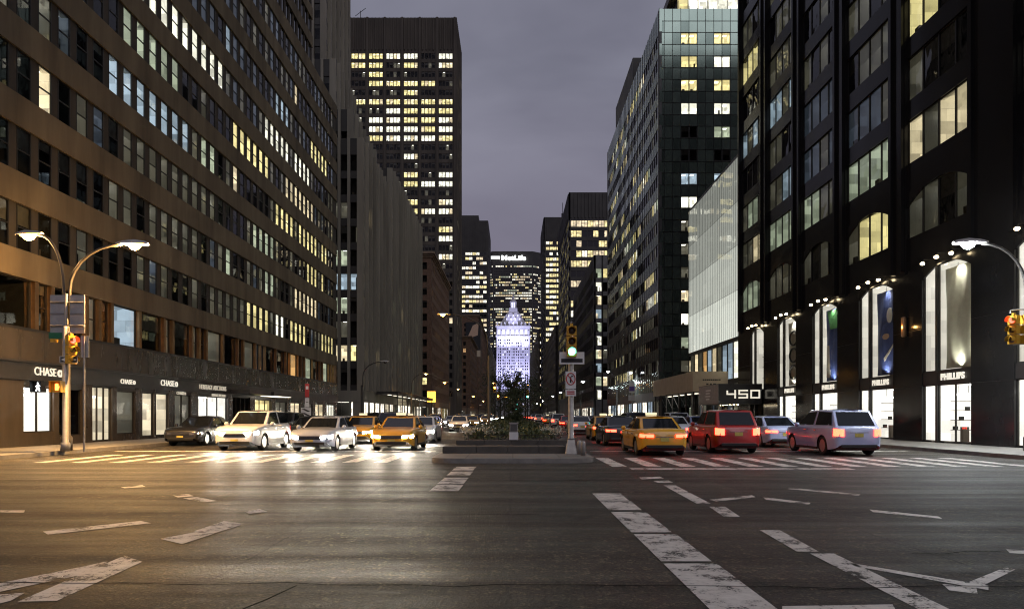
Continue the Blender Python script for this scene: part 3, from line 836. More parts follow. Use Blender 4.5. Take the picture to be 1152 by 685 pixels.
# ---- 2: pale vertical-fin office building behind it, stepped at the top
B2 = building('fin_building', 'pale stone office building with close vertical fins and stepped top, second on the left')
w2 = MB('pale_fin')
def fin_block(x0, x1, y0, y1, z0, z1, seed, lit_n, floor0=5.0):
    n = max(1, int((z1 - z0 - 1.6) / 3.35))
    base = z0 if z0 > 1 else floor0
    n = max(1, int((z1 - base - 1.4) / 3.35))
    rows = [(base + 0.75 + 3.35 * k, 2.3) for k in range(n)]
    wN = x1 - x0
    bN = [(wN - 0.95 - 1.36 * (i + 1) + 0.4, wN - 0.95 - 1.36 * i) for i in range(int((wN - 2) / 1.36))][::-1]
    f = north(x0, y0); rows_wall(w2, f, wN, base, z1, rows, bN, 'tower_dark', 'pale_fin', 0.22, 0.0, 0.5)
    for k, (z, h) in enumerate(rows):
        for i, (u0, u1) in enumerate(bN):
            l = lit_n(k, len(bN) - 1 - i); want(B2, f, u0, z, u1 - u0, h, 'fixed', l, setback=0.28)
    f = left_side(x1, y0); wE = y1 - y0
    bE = grid_bays(wE, 1.36, 0.95)
    rows_wall(w2, f, wE, base, z1, rows, bE, 'tower_dark', 'pale_fin', 0.22, 0.02, 0.5)
    for i, (u0, u1) in enumerate(bE):
        if i % 2: w2.box(u0 - 0.36, u0 - 0.06, -0.30, 0.019, base + 0.01, z1 - 0.01, 'pale_fin', f.T)
    lt = lit_random(seed, 0.05, ['dim', 'green', 'warm'])
    for k, (z, h) in enumerate(rows):
        for i, (u0, u1) in enumerate(bE): want(B2, f, u0, z, u1 - u0, h, 'fixed', lt(k, i), setback=0.28)
    w2.box(x0, x1 - 1.4, y1 - 0.4, y1 - 0.01, base, z1, 'pale_fin')
    core_box(w2, x0, x1, y0, y1, z0, z1, 1.5)
    w2.box(x0 + 0.3, x1 - 0.3, y0 + 0.3, y1 - 0.3, z1 - 0.5, z1 - 0.35, 'roof_tar')
def litN(k, i):
    if k == 4 and i < 3: return 'cool'
    if k in (3, 5) and i in (1, 2): return 'green'
    if k == 1 and i == 0: return 'white' if False else 'yellow'
    if k in (1, 2) and i in (1, 2): return 'warm' if k == 1 else 'dim'
    if k == 7 and i in (1, 2): return 'dim'
    return 'dark'
dk = lambda k, i: 'dark'
fin_block(-52, -21, 96, 119, 0.15, 40.5, 21, litN)
fin_block(-52, -21, 119.02, 158, 0.15, 44.6, 22, dk)
fin_block(-52, -23.6, 101, 118.5, 40.52, 46.8, 23, dk)
fin_block(-52, -27, 104, 118, 46.82, 55.8, 24, dk)
fin_block(-52, -29, 106, 122, 55.82, 80, 25, dk)
ground_shops(B2, w2, left_side(-21, 96), 62, 4.1, 3.4, ['warm', 'white', 'shopwarm', 'dim', 'white'], 'pale_fin', 3.4, 5.0, 3)
ground_shops(B2, w2, north(-52, 96), 31, 4.1, 3.4, ['dim', 'warm', 'dim'], 'pale_fin', 3.4, 5.0, 4)
w2.build('wall', B2)

# ---- 3: brown brick apartment house
B3 = building('apartment_house', 'older brown brick apartment house with projecting cornice, between pale fins and tall dark tower')
w3 = MB('brown_brick')
def brick_block(bld, mb, x0, x1, y0, y1, z1, side, seed, p, wall='brown_brick', trim='brown_stone_trim', kinds=('yellow', 'warm', 'dim', 'amber'), fh=3.3, base=5.2, pitch=2.6, ww=1.25, wh=1.8, style='sash', far=False, corn=True):
    n = int((z1 - base - 1.0) / fh)
    rows = [(base + 0.9 + fh * k, wh) for k in range(n)]
    wN = x1 - x0
    st = 'far' if far else style
    f = north(x0, y0); bN = grid_bays(wN, pitch, ww, 0.9)
    rows_wall(mb, f, wN, base, z1, rows, bN, wall, wall, 0.0, 0.01, 0.5)
    lt = lit_random(seed, p, list(kinds))
    for k, (z, h) in enumerate(rows):
        for i, (u0, u1) in enumerate(bN): want(bld, f, u0, z, u1 - u0, h, st, lt(k, i), setback=0.2)
    wE = y1 - y0
    f = left_side(x1, y0) if side < 0 else right_side(x0, y1)
    bE = grid_bays(wE, pitch, ww, 0.9)
    rows_wall(mb, f, wE, base, z1, rows, bE, wall, wall, 0.0, 0.01, 0.5)
    lt = lit_random(seed + 1, p, list(kinds))
    for k, (z, h) in enumerate(rows):
        for i, (u0, u1) in enumerate(bE): want(bld, f, u0, z, u1 - u0, h, st, lt(k, i), setback=0.2)
    mb.box(x0, x1 - 0.52, y1 - 0.4, y1 - 0.01, 0.15, z1, wall)
    core_box(mb, x0, x1, y0, y1, 0.15, z1, 1.5)
    mb.box(x0 + 0.3, x1 - 0.3, y0 + 0.3, y1 - 0.3, z1 - 0.4, z1 - 0.3, 'roof_tar')
    if corn:
        c = MB(trim)
        for dz, pr in ((0.0, 0.9), (-0.45, 0.55), (-0.9, 0.25)):
            c.box(x0 - pr, x1 + pr, y0 - pr, y1 + pr * 0.2, z1 + dz + 0.004, z1 + dz + 0.44, trim)
        c.build('cornice', bld)
        c = MB(trim); c.box(x0 - 0.12, x1 + 0.12, y0 - 0.12, y1, base + fh * 2 + 0.1, base + fh * 2 + 0.45, trim); c.build('string_course', bld)
brick_block(B3, w3, -48, -21, 176, 224, 43, -1, 31, 0.16)
ground_shops(B3, w3, left_side(-21, 176), 48, 4.4, 3.5, ['warm', 'yellow', 'dim', 'amber', 'white'], 'brown_stone_trim', 3.6, 5.19, 5)
ground_shops(B3, w3, north(-48, 176), 27, 4.4, 3.5, ['dim', 'warm'], 'brown_stone_trim', 3.6, 5.19, 6)
w3.build('wall', B3)

# ---- generic office tower
def tower(name, label, x0, x1, y0, y1, z1, side, fh, pitch, ww, wh, lit, wall='tower_dark', pier=None, span_d=0.0, pier_d=0.06, mech=8.0, base=0.15, litE=None, far=True, dep=0.5, mull=1, mechfin=True, podium=None, roof_step=None, style=None):
    bld = building(name, label)
    mb = MB(wall)
    pier = pier or wall
    n = int((z1 - mech - base - 5) / fh)
    zb = z1 - mech - n * fh
    rows = [(zb + fh * k + (fh - wh) * 0.6, wh) for k in range(n)]
    st = style or ('far' if far else 'fixed')
    for f, wd, L in ((north(x0, y0), x1 - x0, lit), (left_side(x1, y0) if side < 0 else right_side(x0, y1), y1 - y0, litE or lit)):
        by = grid_bays(wd, pitch, ww, 0.5)
        rows_wall(mb, f, wd, base, z1, rows, by, wall, pier, span_d, pier_d, 0.5)
        for k, (z, h) in enumerate(rows):
            for i, (u0, u1) in enumerate(by):
                l = L(n - 1 - k, i, z)
                if l: want(bld, f, u0, z, u1 - u0, h, st, l, setback=0.15, mull=mull, depth=dep)
        if mechfin:
            q = 0.6
            while q < wd - 0.6:
                mb.box(q, q + 0.5, -0.3, 0.0 - 0.002, z1 - mech + 0.4, z1 - 0.3, pier, f.T); q += 1.35
    core_box(mb, x0, x1, y0, y1, base, z1, 1.3)
    ys = y1 - 0.3
    mb.box(x0 + (0.0 if side < 0 else 0.6), x1 - (0.6 if side < 0 else 0.0), y1 - 0.45, y1 - 0.01, base, z1, wall)
    mb.box((x0 if side < 0 else x1 - 0.4), (x0 + 0.4 if side < 0 else x1), y0 + 0.52, y1 - 0.47, base, z1 - 0.003, wall)
    mb.box(x0 + 0.5, x1 - 0.5, y0 + 0.5, y1 - 0.5, z1 - 0.6, z1 - 0.3, 'roof_tar')
    mb.build('wall', bld)
    return bld

# ---- 4: the tall dark tower with six window bays
TROW = {0: '112202', 1: '110102', 2: '010000', 3: '011110', 4: '000100', 5: '111111', 6: '002111', 7: '022112', 8: '022212', 9: '012221', 10: '000000', 11: '000200', 12: '000000', 13: '000102', 14: '000122',
        15: '000000', 16: '000102', 17: '000122', 18: '000100', 19: '000001', 20: '000202', 21: '000000', 22: '000102', 23: '000000'}
rt = random.Random(77)
def litT(k, i, z):
    b = i // 4
    if k in TROW and b < 6:
        c = TROW[k][b]
        if c == '0': return 'dark' if rt.random() < 0.85 else 'dim'
        return ('white' if c == '2' else 'yellow') if rt.random() < 0.85 else 'warm'
    return 'dark' if rt.random() < 0.9 else 'warm'
B4 = building('dark_tower', 'tall dark brown tower with six bays of brightly lit upper windows behind the pale fins')
w4 = MB('tower_concrete')
X0, X1, Y0, Y1, Z1 = -61.7, -21, 256, 281, 150.5
FH4 = 3.42
n4 = 38; zt4 = Z1 - 12.8
rows4 = [(zt4 - (k + 1) * FH4 + 0.8, 2.05) for k in range(n4)][::-1]
f = north(X0, Y0)
bays4 = []
for bb in range(6):
    for q in range(4): bays4.append((1.15 + bb * 6.55 + q * 1.33, 1.15 + bb * 6.55 + q * 1.33 + 1.14))
rows_wall(w4, f, 40.7, 0.15, Z1, rows4, bays4, 'tower_concrete', 'tower_concrete', 0.12, 0.0, 0.6)
for k, (z, h) in enumerate(rows4):
    for i, (u0, u1) in enumerate(bays4): want(B4, f, u0, z, u1 - u0, h, 'fixed' if k > 10 else 'far', litT(n4 - 1 - k, i, z), setback=0.2, depth=1.2)
for bb in range(7):
    w4.box(0.25 + bb * 6.55, 0.95 + bb * 6.55, -0.5, -0.002, 0.2, Z1 - 0.05, 'tower_concrete', f.T)
for q in range(30): w4.box(0.5 + q * 1.36, 0.85 + q * 1.36, -0.3, -0.003, zt4 + 0.6, Z1 - 0.2, 'tower_concrete', f.T)
f = left_side(X1, Y0)
bE = grid_bays(25, 1.33, 1.1, 0.6)
rows_wall(w4, f, 25, 0.15, Z1, rows4, bE, 'tower_concrete', 'tower_concrete', 0.12, 0.02, 0.6)
lt = lit_random(45, 0.22, ['yellow', 'white', 'dim'])
for k, (z, h) in enumerate(rows4):
    for i, (u0, u1) in enumerate(bE): want(B4, f, u0, z, u1 - u0, h, 'far', lt(k, i), setback=0.2)
core_box(w4, X0, X1, Y0, Y1, 0.15, Z1, 2.0)
w4.box(X0, X1 - 0.7, Y1 - 0.45, Y1 - 0.01, 0.15, Z1, 'tower_concrete'); w4.box(X0, X0 + 0.4, Y0 + 0.62, Y1 - 0.47, 0.15, Z1 - 0.004, 'tower_concrete')
w4.box(X0 + 0.6, X1 - 0.6, Y0 + 0.6, Y1 - 0.6, Z1 - 0.6, Z1 - 0.3, 'roof_tar')
w4.build('wall', B4)
b = MB('pole_dark'); b.tube([(-58.5, 262, Z1 - 0.3), (-58.5, 262, Z1 + 6)], 0.12, 6); b.tube([(-60.5, 262, Z1 + 4), (-56.5, 262, Z1 + 7)], 0.1, 6); b.build('aerial', B4)

# ---- 5..: further blocks on the left
B5 = building('apartment_house', 'tan brick apartment block beyond the tall dark tower, lower and unlit')
w5 = MB('brown_brick'); brick_block(B5, w5, -50, -21, 336, 397, 40, -1, 51, 0.13, far=True, kinds=('yellow', 'warm', 'amber'))
ground_shops(B5, w5, left_side(-21, 336), 61, 5, 4, ['warm', 'white', 'amber'], 'brown_stone_trim', 3.6, 5.19, 7); ground_shops(B5, w5, north(-50, 336), 29, 5, 4, ['warm', 'dim'], 'brown_stone_trim', 3.6, 5.19, 8)
w5.build('wall', B5)
B6 = building('brick_block', 'narrow mid-rise block carrying the tall dark advertising banner')
w6 = MB('brown_brick'); brick_block(B6, w6, -50, -21, 415, 556, 62, -1, 53, 0.2, far=True, kinds=('yellow', 'warm', 'amber', 'white'))
ground_shops(B6, w6, left_side(-21, 415), 141, 6, 5, ['warm', 'white', 'amber'], 'brown_stone_trim', 3.6, 5.19, 9); ground_shops(B6, w6, north(-50, 415), 29, 5, 4, ['warm', 'dim'], 'brown_stone_trim', 3.6, 5.19, 10)
w6.build('wall', B6)
ru = random.Random(61)
rowsU = {}
def litU(k, i, z):
    if k not in rowsU: rowsU[k] = ru.choice([0.1, 0.35, 0.75, 0.92, 0.92, 0.6]) if k > 1 else 0.3
    return ru.choice(['yellow', 'white', 'white', 'warm']) if ru.random() < rowsU[k] else 'dark'
B7 = tower('banded_tower', 'black-topped tower with many continuous lit floors, left of the broad sign-topped tower', -68, -21, 574, 640, 165, -1, 4.0, 3.0, 2.6, 2.2, litU, mech=26, litE=lambda k, i, z: 'dark')
b = MB('tower_dark'); b.box(-66, -29, 578, 636, 164.9, 170.5); b.build('roof', B7)

# ---- right side ---------------------------------------------------------
# 8: black granite tower with shop windows
B8 = building('granite_tower', 'black polished granite tower with tall bright gallery windows at its foot, nearest on the right')
w8 = MB('black_granite')
f = right_side(21, 63.7)
W8 = 39.2
V = lambda Y: 63.7 - Y
Zt = 72
upb = sorted([(V(b), V(a)) for a, b in ((24.9, 28.4), (31.4, 36.6), (38.0, 43.2), (44.6, 49.8), (51.2, 56.4), (57.8, 63.0))])
rws = [(10.9, 2.45)] + [(14.87 + 3.35 * j, 2.3) for j in range(16)]
rows_wall(w8, f, W8, 9.0, Zt, rws, upb, 'black_granite', 'black_granite', 0.1, 0.0, 0.5)
for (u0, u1) in upb:      # paired round-edged ribs on the piers
    for uu in (u0 - 0.32, u1 + 0.06):
        w8.box(uu, uu + 0.26, -0.16, -0.002, 9.2, Zt - 0.1, 'black_granite', f.T)
L8 = {(0, 0): None, (1, 1): 'dim', (2, 1): 'yellow', (2, 0): 'yellow', (2, 2): 'dimblue', (3, 1): 'green', (4, 3): 'dim', (4, 1): 'green', (4, 2): 'dimblue', (5, 1): 'cool', (5, 2): 'cool', (4, 0): 'green', (5, 0): 'green',
      (5, 4): 'dimblue', (5, 6): 'yellow', (4, 4): 'dimblue', (3, 2): 'dimblue', (3, 3): 'dimblue'}
# bays counted from the nearest: 0 corner, 1..5
for k, (z, h) in enumerate(rws):
    for i, (u0, u1) in enumerate(upb[::-1]):
        l = 'dark'
        if i == 1: l = {1: 'warm', 3: 'dim', 2: 'dark'}.get(k, 'dark')
        if i == 2: l = {0: 'yellow', 1: 'green', 2: 'dimblue'}.get(k, 'dark')
        if i == 3: l = {1: 'green', 2: 'dimblue', 3: 'dimblue'}.get(k, 'dark')
        if i == 4: l = {0: 'dim', 1: 'green', 2: 'cool', 4: 'cool'}.get(k, 'dark')
        if i == 5: l = {0: 'green', 1: 'warm', 2: 'green', 4: 'cool', 6: 'yellow'}.get(k, 'dark')
        if i == 0: l = {1: 'warm', 2: 'dim'}.get(k, 'dark')
        arch = 0.75 if k == 0 else 0.0
        # four separate lights, some of them dark
        nW = 4 if i else 3
        for q in range(nW):
            ww = (u1 - u0) / nW
            lq = l
            if l not in ('dark',) and random.Random(k * 31 + i * 7 + q).random() < 0.22: lq = 'dim'
            if lq == 'dark' and k < 8 and random.Random(k * 57 + i * 13 + q).random() < 0.4: lq = 'dim'  # extra dim-lit rooms added in place of window lights mirrored in the glass
            if i == 1 and k == 3: lq = 'yellow' if q < 2 else 'dark'
            if i == 3 and k == 1: lq = 'green' if q < 2 else 'dim'
            want(B8, f, u0 + q * ww, z, ww, h, 'fixed', lq, setback=0.2, depth=2.2, gl='smoke_glass', arch=0.0)
        if k == 0:            # segmental granite head over the first row
            m_ = 14
            fz = lambda a: z + h - 0.8 * (2 * a - 1) ** 2
            for q in range(m_):
                a0, a1 = q / m_, (q + 1) / m_
                p = [(u0 + a0 * (u1 - u0), fz(a0)), (u0 + a1 * (u1 - u0), fz(a1))]
                v = [(p[0][0], 0.06, p[0][1]), (p[1][0], 0.06, p[1][1]), (p[1][0], 0.06, z + h), (p[0][0], 0.06, z + h)]
                v += [(x_, 0.19, z_) for x_, _, z_ in v]
                w8.raw(v, [(0, 1, 2, 3), (7, 6, 5, 4), (0, 4, 5, 1), (1, 5, 6, 2), (3, 2, 6, 7), (0, 3, 7, 4)], [None] * 6, f.T)
# gallery windows at street level
GB = [(24.95, 28.6), (31.3, 35.06), (37.7, 41.45), (44.2, 47.9), (50.7, 54.2), (57.2, 60.4)]
gb = sorted([(V(b), V(a)) for a, b in GB])
e = [0.02] + [x for g_ in gb for x in g_] + [W8]
for i in range(0, len(e), 2):
    w8.box(e[i] + 0.001, e[i + 1] - 0.001, 0.0, 0.5, 0.15, 8.998, 'black_granite', f.T)
    for zj in (2.98, 5.9):
        w8.box(e[i] + 0.002, e[i + 1] - 0.002, -0.003, 0.01, zj, zj + 0.012, 'shop_black', f.T)
for i, (u0, u1) in enumerate(gb[::-1]):
    wd = u1 - u0
    nar = wd * 0.30
    ent = i == 5
    w8.box(u0 + 0.001, u1 - 0.001, 0.05, 0.5, 3.02, 3.68, 'shop_black', f.T)
    w8.box(u0 + nar - 0.07, u0 + nar + 0.07, 0.03, 0.4, 0.153, 9.0, 'shop_black', f.T)
    lo = 'dark' if ent else 'shop'
    want(B8, f, u0, 0.2, nar - 0.07, 2.82, 'fixed', lo, name='shop_window', depth=2.4, gl='shop_glass', setback=0.12)
    want(B8, f, u0 + nar + 0.07, 0.2, wd - nar - 0.07, 2.82, 'fixed', lo, name='door' if i in (1,) else 'shop_window', depth=2.4, gl='shop_glass', setback=0.12, mull=2 if i == 1 else 1)
    want(B8, f, u0, 3.68, nar - 0.07, 5.3, 'fixed', 'gallery', name='shop_window', depth=2.6, gl='shop_glass', setback=0.12)
    want(B8, f, u0 + nar + 0.07, 3.68, wd - nar - 0.07, 5.3, 'fixed', 'gallery', name='shop_window', depth=2.6, gl='shop_glass', setback=0.12)
    m_ = 10
    for q in range(m_):
        a0, a1 = q / m_, (q + 1) / m_
        fz = lambda a: 8.98 - 0.55 * (2 * a - 1) ** 2
        v = [(u0 + a0 * wd, 0.02, fz(a0)), (u0 + a1 * wd, 0.02, fz(a1)), (u0 + a1 * wd, 0.02, 9.0), (u0 + a0 * wd, 0.02, 9.0)]
        v += [(x_, 0.115, z_) for x_, _, z_ in v]
        w8.raw(v, [(0, 1, 2, 3), (7, 6, 5, 4), (0, 4, 5, 1), (1, 5, 6, 2), (3, 2, 6, 7), (0, 3, 7, 4)], [None] * 6, f.T)
    for q in range(3):       # spot lamps over each bay
        uu = u0 + wd * (0.2 + 0.3 * q)
        zz = 9.0 + 0.22 * (1 - (2 * (0.2 + 0.3 * q) - 1) ** 2)
        d = MB('downlight'); d.lathe([(0.06, -0.1), (0.10, -0.06), (0.10, 0.0), (0.05, 0.03)], f.pt(uu, -0.42, zz), 10); d.smooth = True
        ob = d.build('spot_lamp', B8)
        a = MB('shop_black'); a.tube([f.pt(uu, 0.0, zz + 0.18), f.pt(uu, -0.35, zz + 0.16), f.pt(uu, -0.42, zz + 0.03)], 0.02, 6); a.build('arm', ob)
    if i < 5:
        light('spot_light', 'SPOT', f.pt((u0 + u1) / 2, -0.5, 9.0), 160, (1, 0.85, 0.6), B8, 0.1, 100, f.pt((u0 + u1) / 2, -0.1, 3))
w8.box(21.52, 55, 24.52, 25.0, 0.15, Zt, 'black_granite'); w8.box(21.02, 55, 63.2, 63.68, 0.15, Zt - 0.004, 'black_granite')
w8.box(24.6, 54, 25.1, 63.1, 0.15, Zt - 0.3, 'core')
w8.build('wall', B8)
b = MB('bronze'); p = f.pt(V(36.4), -0.16, 6.2); b.lathe([(0.04, -0.55), (0.13, -0.5), (0.13, 0.5), (0.04, 0.55)], p, 10); ob = b.build('wall_lamp', B8)
light('wall_light', 'POINT', f.pt(V(36.4), -0.45, 6.2), 18, (1, 0.5, 0.15), B8, 0.05)

# 9: low pavilion with a glowing white glass wall
B9 = building('glass_pavilion', 'low building with glowing white ribbed glass wall, beside the black granite tower')
w9 = MB('tower_dark')
f = right_side(21, 81.5); W9 = 17.75
for gi, (za, zb_, st_) in enumerate(((8.9, 13.2, 0.72), (13.2, 17.4, 0.50), (17.4, 21.5, 0.34), (21.5, 25.6, 0.25))):  # band emission weakens upward, standing in for light from inside
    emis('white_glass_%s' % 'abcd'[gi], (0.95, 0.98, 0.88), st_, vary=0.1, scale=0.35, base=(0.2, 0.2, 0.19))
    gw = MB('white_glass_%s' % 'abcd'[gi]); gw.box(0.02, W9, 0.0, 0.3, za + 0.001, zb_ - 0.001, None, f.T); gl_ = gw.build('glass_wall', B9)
rb = MB('grey_frame')
q = 0.35
while q < W9: rb.box(q, q + 0.035, -0.02, -0.001, 8.9, 25.55, 'grey_frame', f.T); q += 0.62
for z in (13.2, 17.4, 21.5): rb.box(0.03, W9 - 0.01, -0.012, -0.0012, z, z + 0.03, 'grey_frame', f.T)
rb.build('rib', gl_)
ov = MB('shop_glass'); ov.poly([f.pt(0.02, -0.08, 8.9), f.pt(W9, -0.08, 8.9), f.pt(W9, -0.08, 25.6), f.pt(0.02, -0.08, 25.6)]); ov.build('outer_glass', B9)
w9.box(0.02, W9, 0.02, 0.5, 8.55, 8.895, 'tower_dark', f.T); w9.box(0.02, W9, 0.02, 0.5, 4.6, 5.0, 'tower_dark', f.T); w9.box(0.02, W9, 0.0, 0.5, 25.605, 25.9, 'grey_frame', f.T)
for i, (u0, u1) in enumerate(grid_bays(W9, 1.75, 1.6, 0.1)):
    want(B9, f, u0, 5.0, u1 - u0, 3.55, 'fixed', ['dim', 'warm', 'dim', 'amber', 'cool', 'warm', 'dim', 'cool', 'cool', 'white'][i % 10], depth=1.8, setback=0.15)
    want(B9, f, u0, 0.4, u1 - u0, 4.2, 'fixed', ['dim', 'dark', 'dimblue'][i % 3], name='shop_window', depth=1.8, setback=0.15)
w9.box(21.52, 50, 81.0, 81.48, 0.15, 25.8, 'tower_dark'); w9.box(23.5, 49, 64.0, 80.9, 0.15, 25.5, 'core'); w9.box(21.3, 50, 64, 81, 25.3, 25.6, 'roof_tar')
w9.build('wall', B9)

# 10: green-black glass tower with square grid
B10 = building('glass_tower', 'dark green glass tower with square panel grid and lit rooftop storey on the right')
w10 = MB('green_panel')
f = north(21, 98)
W10 = 40
cells = []
PW, FH10 = 1.185, 3.36
zt = 59.4
for k in range(17):
    z = zt - 1.35 - (k + 1) * FH10 + 0.0
    for i in range(33):
        u0 = 0.75 + (i - 1) * PW if i else 0.02
        u1 = 0.75 + i * PW
        # glass panel and spandrel of one cell
        is_win = (i % 4) in (3, 0) and i > 2
        if is_win:
            pat = {0: ('yellow', 'yellow'), 1: ('yellow', 'white'), 2: ('yellow', 'yellow'), 3: ('white', 'white'), 4: ('dark', 'green'), 5: ('dark', 'dark'), 6: ('cool', 'cool'), 7: ('white', 'white'), 8: ('dim', 'white'), 9: ('dim', 'dim'), 12: ('white', 'white')}
            l = pat.get(k, ('dim', 'dark'))[0 if i < 5 else 1] if i < 10 else ('yellow' if (k * 7 + i) % 5 == 0 else 'dark')
            if k in (10, 11, 13, 14, 15, 16) and i < 10: l = ['dark', 'green', 'dim', 'warm'][(k + i // 4) % 4]
            want(B10, f, u0 + 0.03, z + 0.1, PW - 0.06, 1.62, 'fixed', l, setback=0.1, depth=1.6, frame='grey_frame')
            w10.box(u0 + 0.03, u1 - 0.03, 0.06, 0.2, z + 1.76, z + FH10 - 0.03, 'green_panel' if (i + k) % 3 else 'green_panel_dark', f.T)
        else:
            for a, b_ in ((z + 0.03, z + 1.70), (z + 1.76, z + FH10 - 0.03)):
                w10.box(u0 + 0.03, u1 - 0.03, 0.06, 0.2, a, b_, 'green_panel' if (i * 5 + k * 3 + int(a)) % 4 else 'green_panel_dark', f.T)
for i in range(34):
    u0 = 0.75 + (i - 1) * PW if i else 0.02
    w10.box(u0 - 0.025, u0 + 0.025, 0.0, 0.3, 0.15, 59.9, 'dark_frame', f.T)
for k in range(18):
    z = zt - 1.35 - k * FH10
    w10.box(0.02, W10, 0.012, 0.3, z - 0.03, z + 0.03, 'dark_frame', f.T)
    if k < 17: w10.box(0.02, W10, 0.012, 0.3, z - FH10 + 1.70, z - FH10 + 1.76, 'dark_frame', f.T)
w10.box(0.02, W10, 0.06, 0.4, zt - 1.32, 59.8, 'green_panel', f.T)
w10.box(0.02, W10, 0.0, 0.4, 0.15, 0.9, 'dark_frame', f.T)
f2 = right_side(21, 152)
W10b = 54
rws = [(z_, 1.75) for z_ in [zt - 1.35 - (k + 1) * FH10 + 0.1 for k in range(15)]][::-1]
bb = grid_bays(W10b, 1.5, 1.36, 0.3)
ground_shops(B10, w10, f2, W10b, 4.4, 3.9, ['white', 'cool', 'dim', 'warm', 'cool'], 'tower_dark', 3.6, 4.99, 110)
rows_wall(w10, f2, W10b, 5.0, 59.8, rws, bb, 'green_panel', 'grey_frame', 0.02, 0.0, 0.4)
for i, (u0, u1) in enumerate(bb): w10.box(u1 + 0.03, u1 + 0.11, -0.03, -0.002, 5, 59.8, 'grey_frame', f2.T)
lt = lit_random(101, 0.12, ['yellow', 'green', 'warm', 'yellow'], 0.22)
lr = random.Random(99)
segs = {k: [(lr.uniform(0, 48), lr.uniform(5, 18)) for _ in range(lr.choice([1, 2, 2]))] for k in range(16)}
for k, (z, h) in enumerate(rws):
    for i, (u0, u1) in enumerate(bb):
        on = any(a <= u0 <= a + b_ for a, b_ in segs[k])
        want(B10, f2, u0, z, u1 - u0, h, 'fixed', lr.choice(['yellow', 'yellow', 'warm', 'white', 'green']) if on and lr.random() < 0.85 else lr.choice(['dark', 'dark', 'dim']), setback=0.02, depth=1.2)
w10.box(22.9, 60, 100.3, 151.4, 0.15, 59.5, 'core'); w10.box(21.45, 61, 151.5, 151.98, 0.15, 59.79, 'tower_dark')
w10.box(21.4, 60.6, 98.4, 151.6, 59.4, 59.62, 'roof_tar')
w10.build('wall', B10)
p = MB('tower_dark')
f3 = north(24.2, 100.5)
p.box(24.6, 59, 101.2, 119, 59.64, 64.6, 'tower_dark'); p.box(23.6, 60, 100.0, 119.6, 64.0, 65.2, 'pale_concrete')
for i in range(24):
    want(B10, f3, 0.2 + i * 1.45, 60.6, 1.38, 2.6, 'fixed', 'white' if i % 7 else 'yellow', setback=0.0, depth=0.5)
p.box(21.25, 45, 121, 141, 59.64, 64.8, 'tower_dark'); p.box(22.2, 50, 141.5, 151, 59.64, 61, 'tower_dark')
p.build('penthouse', B10)

# 11: lower corner building beyond, with a lit corner strip
B11 = building('corner_building', 'mid-rise dark building with a lit glazed corner strip, just beyond the green glass tower')
w11 = MB('tower_dark')
def lit11(k, i, z): return None
f = north(21, 177); rws = [(5.6 + 3.5 * k, 2.4) for k in range(10)]
bb = [(0.5, 2.0)] + [(2.4 + 1.6 * i, 3.8 + 1.6 * i) for i in range(20)]
rows_wall(w11, f, 35, 0.15, 43, rws, bb, 'pale_concrete', 'tower_dark', 0.05, 0, 0.45)
l11 = lit_random(111, 0.25, ['warm', 'yellow', 'white', 'dim'], 0.1)
for k, (z, h) in enumerate(rws):
    for i, (u0, u1) in enumerate(bb): want(B11, f, u0, z, u1 - u0, h, 'fixed', (['white', 'green', 'cool', 'warm'][k % 4] if i == 0 else l11(k, i)), setback=0.12)
f = right_side(21, 238)
ground_shops(B11, w11, f, 61, 4.4, 3.9, ['white', 'white', 'dim', 'warm', 'cool'], 'tower_dark', 3.6, 4.99, 113)
bb = grid_bays(61, 1.7, 1.45)
rows_wall(w11, f, 61, 5.0, 43, rws, bb, 'tower_dark', 'tower_dark', 0.05, 0, 0.45)
l11 = lit_random(112, 0.22, ['warm', 'yellow', 'white', 'green'], 0.1)
for k, (z, h) in enumerate(rws):
    for i, (u0, u1) in enumerate(bb): want(B11, f, u0, z, u1 - u0, h, 'fixed', l11(k, i), setback=0.12)
core_box(w11, 21, 56, 177, 238, 0.15, 43, 1.4); w11.box(21.5, 56, 237.5, 237.98, 0.15, 43, 'tower_dark'); w11.box(21.4, 55.6, 177.4, 237.6, 42.3, 42.6, 'roof_tar')
w11.build('wall', B11)

# 12, 13, 14: far right towers
rw = random.Random(121); lw = {}
def litW(k, i, z):
    if k not in lw: lw[k] = {0: 0.95, 1: 0.85, 2: 0.5, 3: 0.9, 4: 0.9, 5: 0.05, 6: 0.5, 7: 0.6}.get(k, rw.choice([0.1, 0.4, 0.7]))
    return rw.choice(['yellow', 'white', 'yellow', 'warm']) if rw.random() < lw[k] else 'dark'
B12 = tower('office_tower', 'square dark office tower with wide rows of lit windows below a black top', 21, 58, 256, 315, 85, 1, 3.75, 2.1, 1.85, 2.3, litW, mech=10, litE=lambda k, i, z: 'yellow' if rw.random() < 0.3 else 'dark')
rv = random.Random(131)
def litV(k, i, z): return rv.choice(['yellow', 'white', 'yellow']) if rv.random() < (0.85 if k < 22 else 0.25) else 'dark'
B13 = tower('slender_tower', 'slender tower with regular rows of lit windows, right of the broad sign-topped tower', 22.5, 46, 495, 550, 145, 1, 3.9, 2.6, 2.25, 2.1, litV, mech=17, litE=lambda k, i, z: 'dark')
b = MB('pole_dark'); b.tube([(37.2, 510, 144.7), (37.2, 510, 152)], 1.1, 6); b.tube([(37.2, 510, 152), (37.2, 510, 160)], 0.25, 6); b.build('aerial', B13)
rx = random.Random(141)
B14 = tower('corner_tower', 'narrow pale-lit tower slab behind the slender tower, with white upper floors', 46.5, 70, 620, 660, 165, 1, 4.0, 3.0, 2.6, 2.4, lambda k, i, z: ('white' if rx.random() < (0.9 if k < 6 else 0.25) else 'dark'), mech=14, litE=lambda k, i, z: 'dark')
